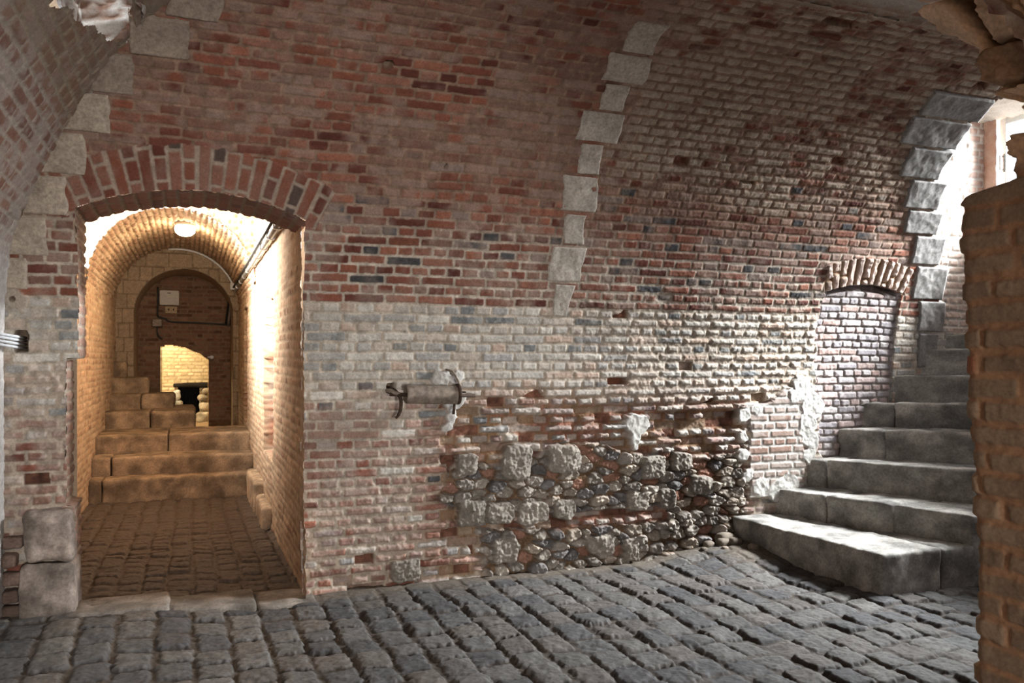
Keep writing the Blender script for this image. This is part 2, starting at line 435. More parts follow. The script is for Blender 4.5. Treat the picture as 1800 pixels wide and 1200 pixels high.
    dp, rp, cp_, _, _ = bricks(U + .07, V, .2, .0585, .009, 61, wob=.005, rad=.012)
    bp_ = ss(.004, -.007, dp); w1 = hsh(rp, cp_, 62); w2 = hsh(rp, cp_, 63)
    hp = -.032 + bp_ * .012 + (w1 - .5) * .008 * bp_ + (e3 - .5) * .01
    hp = np.where((rn > NR2 - .035 - .03 * (w1)) & (np.abs(X - NX) < .36), -.16, hp)
    cpn = mix(np.array((.3, .26, .24)) * (.7 + .6 * e3)[..., None], mix(pick(w2, [(.5, .46, .45), (.4, .36, .36), (.46, .36, .34), (.34, .31, .32)]), (.4, .25, .2), .5 * (w1 < .18)) * (.8 + .4 * e2)[..., None], bp_)
    h = np.where(pan, hp, h); col = np.where(pan[..., None], cpn, col)
    # repaired panel of smooth bricks and flush plaster -----------------
    rep = (X > 4.02 + (e2 - .5) * .12) & (X < 4.55 + (e2 - .5) * .1) & (z > .42) & (z < 1.15 + .12 * ss(4.2, 4.4, X))
    dr, r_r, c_r, _, _ = bricks(U + .02, V + .01, .235, .0635, .014, 71, wob=.003)
    br = ss(.003, -.005, dr); v1 = hsh(r_r, c_r, 72)
    h = np.where(rep, .022 + br * .006 + (e3 - .5) * .006, h)
    col = np.where(rep[..., None], mix(np.array((.5, .47, .43)) * (.8 + .4 * e3)[..., None], mix(pick(v1, PINK), (.45, .4, .36), .55 * ss(.35, .6, e2)), br), col)
    def blob(pts, soft=.03, k=0):
        dmin = np.full(X.shape, 9.)
        for (bx, bz, bw) in pts:
            dmin = np.minimum(dmin, np.hypot((X - bx), (z - bz)) - bw)
        return ss(soft * .3, -soft * .3, dmin + (e2 - .5) * .09 + (e3 - .5) * .03)
    pl = blob([(4.55, 1.25, .11), (4.63, 1.12, .12), (4.58, .98, .10), (4.62, .85, .08), (4.60, .72, .07), (4.45, 1.2, .07)])
    pl = np.maximum(pl, blob([(3.98, 1.05, .05), (3.97, .9, .055), (3.98, .75, .05), (4.02, .6, .06), (4.12, .5, .08), (4.3, .47, .09), (4.42, .5, .08), (4.1, 1.1, .05)]))
    pl = np.maximum(pl, blob([(3.03, 1.02, .09), (3.02, .92, .05), (3.02, .85, .03)]))
    pl = np.maximum(pl, blob([(1.64, 1.22, .07), (1.62, 1.12, .06), (1.60, 1.05, .04), (1.66, 1.36, .06), (1.56, 1.38, .06)]))
    h = h * (1 - pl) + (.03 + (e2 - .5) * .02 + (e3 - .5) * .012) * pl
    col = mix(col, mix((.46, .44, .4), (.6, .58, .55), e2), pl)
    # grey cement smear on the far left, with a hole; pipe hole
    cem = blob([(-.93, 1.83, .05), (-.88, 1.8, .04)]) * (z < 1.9)
    h = h * (1 - cem) + .012 * cem; col = mix(col, (.4, .34, .28), cem)
    for (hx, hz, wx, wz, dep, pw) in ((-.888, 1.595, .033, .055, -.2, 6), (-.925, 1.83, .012, .012, -.08, 2), (1.215, 1.305, .03, .032, -.14, 6), (2.88, 1.335, .075, .026, -.09, 6), (1.47, 2.69, .012, .012, -.05, 2), (1.02, 3.13, .03, .02, -.05, 2)):
        q = (np.abs((X - hx) / wx) ** pw + np.abs((z - hz) / wz) ** pw) ** (1 / pw)
        m = ss(1.1, .9, q + (e3 - .5) * .3); h = h * (1 - m) + dep * m
        col = mix(col, (.2, .08, .045) if wx > .05 else (.2, .14, .1), m)
    # openings
    L, R = door_x(z)
    jag = (hsh(r, r * 0, 88) - .5) * .02
    hole = (X > L + jag) & (X < R + jag * .6) & (z < door_top(X) + (e3 - .5) * .012)
    xe = np.interp(z, XE_Z, XE_X) + (e2 - .5) * .12
    mask = ~hole & (X < xe) & ((z < 2.3) | (X > np.interp(z, _gz, _gx) - .06))
    ny, nz = prof_n(V)
    P = np.stack([X, y, z], -1); N = np.stack([0 * X, ny, nz], -1)
    top = V < z2v(3.505)
    o = relief('wall_back', U, V, P, N, h, col, M_BRICK, mask & top)
    return o

long_wall()

# ================================================================== CEILING: near half of the vault and the crown
def ceiling():
    U, V = grid(.5, 5.6, 0, 1, .022, .008)
    th = math.pi / 2 - .15 + V * math.pi * .45
    AN = np.where(th > math.pi / 2, 2.3, A)
    y = CY + AN * np.cos(th); z = Z0 + B * np.sin(th); X = U
    e1 = fbm(U, V * 3, 3, 4, 4); e3 = fbm(U, V * 3, 22, 3, 6)
    d, r, c, dx, dy = bricks(U, V * 3 + .01, .23, .0625, .014, 13, wob=.01, rough=.008)
    b = ss(.004, -.008, d); k = hsh(r, c, 2); k2 = hsh(r, c, 3)
    h = b * .012 + (k - .5) * .02 * b + (e3 - .5) * .03
    col = mix(mix((.3, .24, .18), (.42, .37, .31), e1), mix(pick(k, RED), (.3, .23, .17), .7 * ss(.35, .55, e1 * .5 + k2 * .5)), b)
    pl = ss(.1, .05, np.abs(V * 3 - .28 + (e1 - .5) * .15)); col = mix(col, (.48, .45, .41), pl * .8)
    # trim along the groin with the camera bay
    gx = np.interp(z, _gz, 1.07 - _gx)      # mirrored bay profile: x of the right half
    mask = (X > gx - .03)
    xe = np.interp(z, XE_Z, XE_X) + (e1 - .5) * .2
    mask &= X < xe
    ny = -(y - CY) / AN ** 2; nz = -(z - Z0) / B ** 2; l = np.hypot(ny, nz)
    relief('ceiling', U, V, np.stack([X, y, z], -1), np.stack([0 * X, ny / l, nz / l], -1), h, col, M_BRICK, mask)
ceiling()

# ================================================================== LEFT WALL and its vault (bay of the camera)
_ls = np.concatenate([[0, 1.55], 1.55 + np.cumsum(np.hypot(np.diff(_gx), np.diff(_gz)))])
_lx = np.concatenate([[_gx[0]], _gx]); _lz = np.concatenate([[0], _gz])
HX0, HX1, HY0, HY1 = -.47, -.27, 3.62, 4.5           # hole broken through the left vault
def left_wall():
    for (y0, y1, res, nm) in ((2.5, 5.42, .007, 'wall_left'), (-2.4, 2.51, .05, 'wall_left_rear')):
        U, V = grid(y0, y1, 0, float(_ls[-1]), res)
        x = np.interp(V, _ls, _lx); z = np.interp(V, _ls, _lz)
        nx = np.gradient(z, axis=1); nz = -np.gradient(x, axis=1); l = np.hypot(nx, nz); nx /= l; nz /= l
        e1 = fbm(U, V, 3, 4, 14); e2 = fbm(U, V, 9, 4, 15); e3 = fbm(U, V, 30, 4, 16)
        d, r, c, dx, dy = bricks(U + .1, V, .235, .066, .012, 23, wob=.006)
        b = ss(.004, -.007, d); k = hsh(r, c, 2); k2 = hsh(r, c, 3)
        h = b * .005 + (k - .5) * .008 * b + (e3 - .5) * .010 + (e1 - .5) * .03 * ss(2.6, 3, z)
        low = 1 - ss(1.9, 2.3, z)
        cb = mix(mix(pick(k, RED), pick(k2, PINK), .55), (.45, .42, .39), .55 * ss(.38, .6, e2))
        hi = ss(2.64, 2.80, z + (e1 - .5) * .12)  # shade of the upper vault, painted into the brick and mortar colours
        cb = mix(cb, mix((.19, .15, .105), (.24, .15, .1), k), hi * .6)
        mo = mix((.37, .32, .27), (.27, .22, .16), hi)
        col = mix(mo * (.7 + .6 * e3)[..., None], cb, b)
        col = mix(col, np.array((.5, .48, .46)) * (.75 + .5 * e3)[..., None], low * .8); h = h * (1 - .5 * low)
        # pale plaster patch near the groin
        q = np.hypot((U - 4.83) / .085, (z - 2.93) / .06) + (e2 - .5) * .6
        m = ss(1.05, .95, q); col = mix(col, (.36, .34, .29), m); h = h * (1 - m) + .02 * m
        hole = (x > HX0 + (U - 3.8) * .17 + (e2 - .5) * .06) & (x < HX1 + (e2 - .5) * .06) & (U > HY0) & (U < HY1 + (e2 - .5) * .08)
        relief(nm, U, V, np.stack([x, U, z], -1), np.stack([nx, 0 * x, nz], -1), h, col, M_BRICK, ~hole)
left_wall()

# right half of the bay vault near the camera (behind and above the frame)
def bay_right():
    xr = 1.07 - _gx[::-1]; zr = _gz[::-1]
    s = np.concatenate([[0], np.cumsum(np.hypot(np.diff(xr), np.diff(zr)))])
    U, V = grid(-2.4, 3.5, 0, float(s[-1]), .05)
    x = np.interp(V, s, xr); z = np.interp(V, s, zr)
    zm = Z0 + B * np.sqrt(np.clip(1 - ((U - CY) / 2.3) ** 2, 0, 1))
    mask = (U < CY - 2.3 + .02) | (zm < z + .03)
    # leave the corner itself to the pier
    mask &= ~((U > .9) & (z < 3.1) & (U < 2.2))
    e = fbm(U, V, 8, 3, 5)
    relief('ceiling_bay', U, V, np.stack([x, U, z], -1), np.stack([0 * x, 0 * x, -1 + 0 * x], -1), (e - .5) * .03, mix((.25, .14, .09), (.36, .26, .18), e), M_BRICK, mask)
bay_right()

# ================================================================== RIGHT WALL: the pier corner, its notch and the broken rock above
def right_wall():
    # path in plan: along the bay (towards +Y), round the corner, then along +X
    U, V = grid(-.75, .55, -.05, 3.15, .0052)
    z = V
    e1 = fbm(U, V, 3, 4, 24); e2 = fbm(U, V, 9, 4, 25); e3 = fbm(U, V, 30, 4, 26); e4 = fbm(U, V, 70, 2, 27)
    s = np.interp(z, [0, 1.97, 2.2, 2.35, 2.55, 2.8, 3.0, 3.2], [0, 0, 0, .02, .085, .21, .36, .52])
    notch = ss(1.955, 1.975, z) * (1 - ss(2.17, 2.26, z + (e2 - .5) * .03))
    yc = 1.69 + s - .122 * notch + .035 * ss(.9, 1.9, z) * (1 - ss(1.94, 1.98, z)) - .03 * ss(2.22, 2.3, z) * (1 - ss(2.5, 2.7, z))
    xb = 2.045 - s - .012 * ss(0, 1.9, z)
    R = .045
    # U<0 along the wall, U in 0..pi/2*R corner, then along x
    a = np.clip(U / R, 0, math.pi / 2)
    x = np.where(U < 0, xb, xb + R * (1 - np.cos(a)) + np.maximum(U - R * math.pi / 2, 0))
    y = np.where(U < 0, yc - R + U, yc - R + R * np.sin(a))
    nx = -np.cos(a); ny = np.sin(a)
    # brick face
    d, r, c, dx, dy = bricks(U + .06, V + .012, .2, .0665, .013, 83, wob=.006, rad=.008, rough=.005, bond='r')
    b = ss(.003, -.006, d); k = hsh(r, c, 2); k2 = hsh(r, c, 3)
    hb = b * .007 + (k - .5) * .008 * b + (e3 - .5) * .006 + (e2 - .5) * .007 + (e1 - .5) * .03 + (e4 - .5) * .003 + (hsh(r, r * 0, 6) - .5) * .008 * b
    cb = mix((.29, .16, .088) * np.ones(3) * (.7 + .6 * e3)[..., None], mix((.185, .125, .08), (.24, .165, .108), k) * (.8 + .4 * e2)[..., None], b)
    cb = mix(cb, (.3, .09, .04), .6 * (k2 < .08) * b)
    # broken rock
    F, G, I, J, LX_, LY_ = voron(U + (e2 - .5) * .05, V + (e1 - .5) * .05, .17, .15, 15, .95)
    s1 = hsh(I, J, 8); s2 = hsh(I, J, 9)
    hr = -.055 - .06 * (1 - ss(2.3, 2.5, z)) + ss(.0, .16, G) * (.06 + .06 * s1) + ((s1 - .5) * LX_ + (s2 - .5) * LY_) * .13 + np.abs(e3 - .5) * .05 + (e2 - .5) * .05 + (e4 - .5) * .008
    cr = mix(np.array((.17, .1, .06)) * (.6 + .8 * e2)[..., None], pick(s2, [(.62, .45, .31), (.66, .5, .35), (.3, .19, .12), (.6, .44, .31), (.52, .34, .21)]) * (.75 + .5 * e3)[..., None], ss(.02, .1, G))
    rk = ss(1.99, 2.03, z)
    h = hb * (1 - rk) + hr * rk; col = mix(cb, cr, rk)
    relief('wall_right', U, V, np.stack([x, y, z], -1), np.stack([nx, ny, 0 * x], -1), h, col, M_BRICK)
    U, V = grid(-2.4, .95, -.02, 2.0, .05)
    relief('wall_right_rear', U, V, np.stack([2.04 + 0 * U, U, V], -1), np.stack([-1 + 0 * U, 0 * U, 0 * U], -1), (fbm(U, V, 8, 3) - .5) * .02, mix((.24, .15, .1), (.3, .2, .14), fbm(U, V, 6, 3)), M_BRICK)
    # near side of the vaulted room, beyond the pier
    U, V = grid(2.5, 6.7, 0, 1.4, .06)
    relief('wall_near', U, V, np.stack([U, CY - A + 0 * U, V], -1), np.stack([0 * U, 1 + 0 * U, 0 * U], -1), (fbm(U, V, 8, 3) - .5) * .02, mix((.2, .1, .07), (.33, .25, .2), fbm(U, V, 6, 3)), M_BRICK)
right_wall()

# wall behind the camera with an arched opening to the entrance
def wall_rear():
    U, V = grid(-1.1, 2.2, 0, 3.6, .03)
    y = -.75 + 0 * U
    ax = .66; hw = .62; spring = 1.2; rise = .82
    top = spring + rise * np.sqrt(np.clip(1 - ((U - ax) / hw) ** 2, 0, 1))
    hole = (np.abs(U - ax) < hw) & (V < top)
    relief('wall_rear', U, V, np.stack([U, y, V], -1), np.stack([0 * U, 1 + 0 * U, 0 * U], -1), (fbm(U, V, 8, 3) - .5) * .03, mix((.24, .13, .09), (.36, .27, .2), fbm(U, V, 5, 3)), M_BRICK, ~hole)
wall_rear()

# ================================================================== FLOOR of setts
def zfloor(x, y):
    return .11 * ss(3.0, 4.0, x) * ss(4.3, 5.3, y) + .075 * ss(.5, -.6, x) * ss(4.3, 5.1, y) * (1 - ss(6, 8, y)) + (fbm(x, y, .9, 3, 70) - .5) * .05

def sett_field(X, Y, seed, sz=(.215, .185), depth=.017):
    e1 = fbm(X, Y, 3, 4, 34); e2 = fbm(X, Y, 10, 4, 35); e3 = fbm(X, Y, 32, 4, 36); e4 = fbm(X, Y, 90, 2, 37)
    d, r, c, dx, dy = bricks(Y + (e1 - .5) * .03, X + (e1 - .5) * .03, sz[0], sz[1], .015, seed, wob=.012, rad=.026, bond='r', rough=.013)
    k = hsh(r, c, 2); k2 = hsh(r, c, 3); k3 = hsh(r, c, 4); k4 = hsh(r, c, 5)
    b = ss(.012, -.045, d)
    b = .68 * ss(.006, -.012, d) + .32 * b
    h = b * depth + (k - .5) * .016 * ss(.006, -.012, d) + ((k2 - .5) * dx + (k3 - .5) * dy) * .15 * b + (e3 - .5) * .009 + (e2 - .5) * .018 + (e4 - .5) * .003
    g = pick(k4, [(.12, .113, .107), (.097, .094, .092), (.138, .128, .118), (.083, .08, .081), (.124, .108, .096)]) * (.8 + .4 * k3)[..., None] * (.65 + .7 * e3)[..., None]
    g = mix(g, (.21, .195, .175), .3 * ss(.55, .75, e2))
    col = mix(np.array((.05, .039, .031)) * (.6 + .8 * e2)[..., None], g * .72, ss(.003, -.007, d))
    return h, col

def floor():
    U, V = grid(-1.05, 5.0, 2.2, 5.45, .0065)
    h, col = sett_field(U, V, 5)
    z = zfloor(U, V)
    # dirt gathered along the foot of the wall and before the stairs
    f = np.maximum(ss(5.08, 5.25, V + (fbm(U, V, 5, 3, 9) - .5) * .15) * (U < 4.4), ss(3.55, 3.75, U) * ss(4.6, 5.0, V))
    h = h * (1 - .75 * f) + .012 * f; col = mix(col, np.array((.13, .105, .08)) * (.6 + .8 * fbm(U, V, 25, 3, 8))[..., None], f * .8)
    up = np.stack([0 * U, 0 * U, 1 + 0 * U], -1)
    relief('floor', U, V, np.stack([U, V, z], -1), up, h, col, M_SETT)
    U, V = grid(-1.1, 6.8, -3.4, 2.25, .06); z = zfloor(U, V)
    relief('floor_near', U, V, np.stack([U, V, z], -1), np.stack([0 * U, 0 * U, 1 + 0 * U], -1), (fbm(U, V, 6, 3) - .5) * .03 + .01, mix((.1, .09, .085), (.2, .19, .18), fbm(U, V, 9, 3)), M_SETT)
    U, V = grid(4.95, 6.8, 1.6, 4.0, .03); z = zfloor(U, V)
    relief('floor_side', U, V, np.stack([U, V, z], -1), np.stack([0 * U, 0 * U, 1 + 0 * U], -1), (fbm(U, V, 6, 3) - .5) * .03 + .01, mix((.1, .09, .085), (.2, .19, .18), fbm(U, V, 9, 3)), M_SETT)
    # passage floor
    U, V = grid(-1.02, .68, 5.4, 9.75, .0085)
    h, col = sett_field(U, V, 45, (.15, .152), .018)
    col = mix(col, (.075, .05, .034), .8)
    relief('floor_passage', U, V, np.stack([U, V, zfloor(U, V) * (1 - ss(6.5, 8.5, V))], -1), np.stack([0 * U, 0 * U, 1 + 0 * U], -1), h - .005, col, M_SETT)
floor()

# threshold slab of the doorway, and the battered foot of the left jamb
th = empty('trim_1', (0, 5.3, .02), kind='structure')
for k, (a, b) in enumerate(((-.62, -.12), (-.115, .36), (.365, .72))):
    stone('threshold_stone', a, b, 5.12, 5.46, -.1, .082 - .03 * k, (.19, .165, .14), M_STONE, th, .02, .012, .02, seed=30 + k)
jf = empty('trim_2', (-.78, 5.25, .1), kind='structure')
JC = (.235, .19, .16)
stone('jamb_stone', -.875, -.607, 5.17, 5.5, .02, .36, JC, M_STONE, jf, .035, .02, .012, seed=4, big=.035)
stone('jamb_stone', -.87, -.612, 5.185, 5.5, .355, .665, JC, M_STONE, jf, .05, .022, .012, seed=5, big=.04)
for k, (z0, z1) in enumerate(((.03, .13), (.135, .23), (.235, .33), (.335, .43), (.435, .53))):
    w = .03 * (k % 2)
    stone('jamb_stone', -.985, -.865 - w, 5.235, 5.42, z0, z1 - .008, (.24, .165, .13), M_STONE, jf, .025, .016, .012, seed=6 + k, big=.02)

# ================================================================== stone bands set into the vault
def vault_block(name, x0, x1, z0, z1, parent, seed, proud=.018, taper=None, col=(.4, .36, .3)):
    v0, v1 = z2v(z0), z2v(z1)
    U, V = np.meshgrid(np.linspace(0, 1, max(6, int((x1 - x0) / .009))), np.linspace(0, 1, max(6, int((v1 - v0) / .009))), indexing='ij')
    vv = v0 + (v1 - v0) * V
    e2 = fbm(U * (x1 - x0) + seed, vv, 9, 4, seed); e3 = fbm(U * (x1 - x0) + seed, vv, 28, 4, seed + 1)
    wob = (fbm(vv, U * 0, 7, 3, seed + 3) - .5) * .09
    l0, r0, l1, r1 = taper or (0, 0, 0, 0)
    xa = x0 + l0 * (1 - V) + l1 * V; xb = x1 + r0 * (1 - V) + r1 * V
    x = xa + (xb - xa) * U + wob * (np.abs(U - .5) * 2) ** 3
    y, z = prof(vv); ny, nz = prof_n(vv)
    ed = np.minimum(np.minimum(U, 1 - U) * (x1 - x0), np.minimum(V, 1 - V) * (v1 - v0))
    h = proud * ss(-.004, .012, ed) - .03 * (ed < .0005) + (e2 - .5) * .014 + (e3 - .5) * .008
    c = np.asarray(col) * (.6 + .4 * e2 + .4 * e3)[..., None]
    return relief(name, U, V, np.stack([x, y, z], -1), np.stack([0 * x, ny, nz], -1), h, c, M_STONE, None, parent, None)

rib = empty('trim_3', (2.42, 5.0, 2.4), kind='structure')
for k, (z0, z1, a, b) in enumerate(((1.79, 2.02, 2.33, 2.50), (2.03, 2.27, 2.285, 2.55), (2.28, 2.48, 2.35, 2.515), (2.49, 2.71, 2.285, 2.555), (2.715, 2.89, 2.35, 2.52), (2.895, 3.05, 2.26, 2.57), (3.055, 3.18, 2.35, 2.53), (3.185, 3.30, 2.28, 2.58), (3.305, 3.41, 2.34, 2.56))):
    vault_block('rib_stone', a, b, z0, z1, rib, 100 + k * 3, .012, None if k else (.03, -.03, 0, 0), col=(.43, .385, .33))
gq = empty('trim_4', (-.8, 5.0, 2.4), kind='structure')
for k, (z0, z1, a, b) in enumerate(((1.88, 2.06, -.985, -.84), (2.065, 2.28, -.945, -.745), (2.285, 2.49, -.86, -.64), (2.495, 2.70, -.755, -.53), (2.705, 2.88, -.63, -.39), (2.885, 3.05, -.49, -.28), (3.055, 3.2, -.31, -.02), (3.205, 3.31, -.11, .15), (3.315, 3.4, .04, .3))):
    vault_block('groin_stone', a, b, z0, z1, gq, 150 + k * 3, .022, col=(.4, .335, .265) if k < 5 else (.3, .24, .19))
eq = empty('trim_5', (5.6, 5.1, 2.4), kind='structure')
for k, (z0, z1, a, b) in enumerate(((1.42, 1.72, 5.76, 5.98), (1.725, 1.99, 5.73, 6.02), (1.995, 2.27, 5.60, 5.95), (2.275, 2.5, 5.48, 5.80), (2.505, 2.68, 5.30, 5.66), (2.685, 2.88, 5.18, 5.54), (2.885, 3.07, 4.98, 5.38), (3.075, 3.225, 4.80, 5.36), (3.23, 3.34, 4.78, 5.36))):
    vault_block('edge_stone', a, b, z0, z1, eq, 200 + k * 3, .024, (.0, 0, -.04, -.03), col=(.235, .222, .21))

# ragged thickness of the vault where it ends at the stairwell
def vault_edge():
    V, T = np.meshgrid(np.linspace(z2v(1.72), VTOP + .0, 330), np.linspace(0, 1, 40), indexing='ij')
    y, z = prof(V); ny, nz = prof_n(V)
    e = fbm(V, T, 9, 4, 3); e2 = fbm(V, T * .4, 22, 3, 5)
    xe = np.interp(z, XE_Z[2:], XE_X[2:])
    x = xe - .06 + .10 * T + (e - .5) * .12
    P = np.stack([x, y - ny * T * .35, z - nz * T * .35], -1)
    relief('trim_6', V, T, P, np.stack([1 + 0 * x, 0 * x, 0 * x], -1), (e2 - .5) * .08, mix((.3, .22, .17), (.5, .46, .42), e2), M_BRICK)
vault_edge()

# ================================================================== STAIRWELL beyond the vault: walls, soffit, window
def well():
    U, V = grid(5.0, 6.75, .9, 3.95, .009)
    e1 = fbm(U, V, 4, 4, 64); e3 = fbm(U, V, 25, 4, 65)
    d, r, c, dx, dy = bricks(U, V, .22, .066, .012, 93, wob=.006); b = ss(.004, -.008, d); k = hsh(r, c, 2)
    h = b * .012 + (e3 - .5) * .03 * ss(2.6, 2, V) + (k - .5) * .012 + (e1 - .5) * .03 * ss(2.8, 2.2, V)
    col = mix((.5, .47, .43), mix(pick(k, PINK), (.5, .45, .4), .5 * e1 + .2), b)
    col = mix(col, pick(k, RED), .6 * ss(6.35, 6.6, U) * b)
    relief('wall_stairwell', U, V, np.stack([U, 5.37 + 0 * U, V], -1), np.stack([0 * U, -1 + 0 * U, 0 * U], -1), h, col, M_PALE)
    # soffit: slopes up from the end wall towards the vault
    U, V = grid(5.2, 6.75, 1.6, 5.5, .02)
    e3 = fbm(U, V, 18, 4, 66)
    relief('ceiling_stairwell', U, V, np.stack([U, V, 3.60 + (6.7 - U) * .11], -1), np.stack([0 * U, 0 * U, -1 + 0 * U], -1), (e3 - .5) * .05, mix((.42, .38, .33), (.55, .52, .47), e3), M_PALE)
    # end wall with the window hole
    U, V = grid(1.6, 5.5, -.1, 3.8, .02)
    hole = (U > WY0) & (U < WY1) & (V > WZ0) & (V < WZ1)
    e3 = fbm(U, V, 18, 4, 67)
    relief('wall_end', U, V, np.stack([6.62 + 0 * U, U, V], -1), np.stack([-1 + 0 * U, 0 * U, 0 * U], -1), (e3 - .5) * .02, mix((.26, .12, .08), (.4, .3, .24), e3), M_BRICK, ~hole)
WY0, WY1, WZ0, WZ1 = 3.75, 5.24, 2.62, 3.62
well()
win = empty('window_1', (6.70, (WY0 + WY1) / 2, WZ0), kind='structure')
xw = 6.70
obj('window_frame', join(rbox((xw, WY1 - .03, (WZ0 + WZ1) / 2), (.07, .06, WZ1 - WZ0)), rbox((xw, WY0 + .03, (WZ0 + WZ1) / 2), (.07, .06, WZ1 - WZ0)),
                         rbox((xw, (WY0 + WY1) / 2, WZ0 + .03), (.07, WY1 - WY0 - .12, .06)), rbox((xw, (WY0 + WY1) / 2, WZ1 - .03), (.07, WY1 - WY0 - .12, .06)),
                         rbox((xw, (WY0 + WY1) / 2, (WZ0 + WZ1) / 2), (.06, .05, WZ1 - WZ0 - .12))), M_FRAME, win, False)
mg = bpy.data.materials.new('clear_glass'); n, l = nodes(mg); n.remove(n['Principled BSDF'])
tr = n.new('ShaderNodeBsdfTransparent'); gl = n.new('ShaderNodeBsdfGlossy'); gl.inputs['Roughness'].default_value = .02
fr = n.new('ShaderNodeLayerWeight'); fr.inputs['Blend'].default_value = .2; mm = n.new('ShaderNodeMixShader')
l.new(fr.outputs['Fresnel'], mm.inputs['Fac']); l.new(tr.outputs['BSDF'], mm.inputs[1]); l.new(gl.outputs['BSDF'], mm.inputs[2]); l.new(mm.outputs['Shader'], n['Material Output'].inputs['Surface'])
obj('pane', rbox((xw + .005, (WY0 + WY1) / 2, (WZ0 + WZ1) / 2), (.006, WY1 - WY0 - .1, WZ1 - WZ0 - .1), 0), mg, win, False)
ha = obj('latch', join(tube([(xw - .04, WY1 - .035, 3.16), (xw - .075, WY1 - .035, 3.16), (xw - .075, WY1 - .035, 3.28), (xw - .04, WY1 - .035, 3.28)], .007, 8), rbox((xw - .037, WY1 - .035, 3.22), (.008, .03, .16), .003)), M_STEEL, win)

# ================================================================== RIGHT STAIRCASE (each step cut from two or three stones)
stair = empty('stone_staircase', (4.0, 4.6, .0), 'grey stone staircase with worn white-edged treads climbing right beneath the window', 'stairs')
steps = [(3.90, .285, .08, (3.95, 5.33)), (4.30, .475, .36, (3.95, 4.46, 4.93, 5.33)), (4.60, .705, .57, (4.0, 5.18, 5.33)), (4.95, .93, .75, (4.2, 5.06, 5.33)),
         (5.22, 1.13, .95, (4.4, 5.17, 5.36)), (5.50, 1.365, 1.1, (4.5, 5.36)), (5.80, 1.58, 1.2, (4.7, 5.38)), (6.05, 1.72, 1.2, (4.8, 5.38))]
GREY = (.29, .275, .25)
for k, (x, zt, sk, ys) in enumerate(steps):
    zb = -.1 if k < 2 else steps[k - 1][1] - .26
    st = empty('step', (x, (ys[0] + ys[-1]) / 2, zb)); st.parent = stair; st.matrix_parent_inverse = Matrix.Translation(-stair.location)
    fn = lambda p: np.stack([p[:, 0] + sk * (5.31 - p[:, 1]), p[:, 1], p[:, 2]], -1)
    for j in range(len(ys) - 1):
        dx = random.uniform(-.008, .008); dz = random.uniform(-.007, .006)
        stone('step_stone', x + dx, x + (.62 if k else .5), ys[j] + .003, ys[j + 1] - .003, zb, zt + dz, GREY, M_STONE, st, .022, .017, .015, seed=60 + k * 5 + j, skew=fn, big=.008)
    if k == 0:
        stone('step_stone', 4.515, 5.5, 3.955, 4.5, zb, zt - .012, GREY, M_STONE, st, .022, .012, .02, seed=99, big=.008)

# rubble swept into the corner at the foot of the stairs
deb = [(3.72, 5.2, .055), (3.62, 5.24, .045), (3.80, 5.16, .05), (3.86, 5.02, .04), (3.55, 5.2, .03), (3.77, 5.24, .07), (3.68, 5.12, .028)]
for k, (x, y, r) in enumerate(deb):
    z = float(zfloor(np.array([x]), np.array([y]))[0])
    o = stone('rubble_stone', x - r, x + r, y - r * .8, y + r * .8, z - .01, z + r * 1.1, (.17, .14, .11), M_STONE, None, r * .8, .012, .012, seed=90 + k, big=.012)
    tag(o, 'small dark rubble stone in the dirt where the long wall meets the lowest stair step', 'stone', 'rubble stones in the stair corner')

# ================================================================== PASSAGE
PL, PR = -.99, .645
def brick_wall(name, fU, fV, place, nrm, seed, base, rub=0, parts=None, res=.011, mat=None, mask=None, amp=1., extra=None, mort=(.36, .27, .18)):
    U, V = grid(*fU, *fV, res)
    e1 = fbm(U, V, 3, 4, seed); e2 = fbm(U, V, 10, 4, seed + 1); e3 = fbm(U, V, 32, 3, seed + 2)
    d, r, c, dx, dy = bricks(U, V, .225, .0625, .012, seed, wob=.006); b = ss(.004, -.007, d); k = hsh(r, c, 2); k2 = hsh(r, c, 3)
    h = (b * .005 + (k - .5) * .006 * b + (e3 - .5) * .009 + (e1 - .5) * .02) * amp
    col = mix(np.array(mort) * (.7 + .6 * e3)[..., None], mix(pick(k, base), np.array(base[0]) * 1.25, .6 * ss(.4, .65, e2)) * (.8 + .4 * k2)[..., None], b)
    if extra: h, col = extra(U, V, h, col, e1, e2, e3)
    P = place(U, V); N = np.broadcast_to(np.asarray(nrm(U, V) if callable(nrm) else nrm, float), P.shape)
    return relief(name, U, V, P, N, h, col, mat or M_BRICK, mask(U, V, e2) if mask else None)
TAN = [(.36, .25, .165), (.32, .21, .135), (.39, .29, .2), (.29, .18, .12)]
S = lambda *a: np.stack(np.broadcast_arrays(*a), -1)
MY = 9.3                                   # mouth of the barrel vault
EY0, EY1, EZ = 7.6, MY + .02, 2.4            # embrasure in the left wall, daylight
def lw_extra(U, V, h, col, e1, e2, e3):
    for (y, z) in ((9.6, 1.72), (9.0, 1.1), (8.9, 1.75), (9.35, 2.05), (8.95, 2.1)):
        m = (np.abs(U - y) < .05) & (np.abs(V - z) < .1); h = np.where(m, -.05, h); col = np.where(m[..., None], (.2, .12, .07), col)
    return h, col
brick_wall('wall_passage_left', (5.5, 12.75), (-.05, 3.9), lambda U, V: S(PL, U, V), (1, 0, 0), 301, TAN, extra=lw_extra,
           mask=lambda U, V, e: ~((U > EY0) & (U < EY1) & (V > EZ + (e - .5) * .04)) & ~((U > MY) & (V > 2.38)))
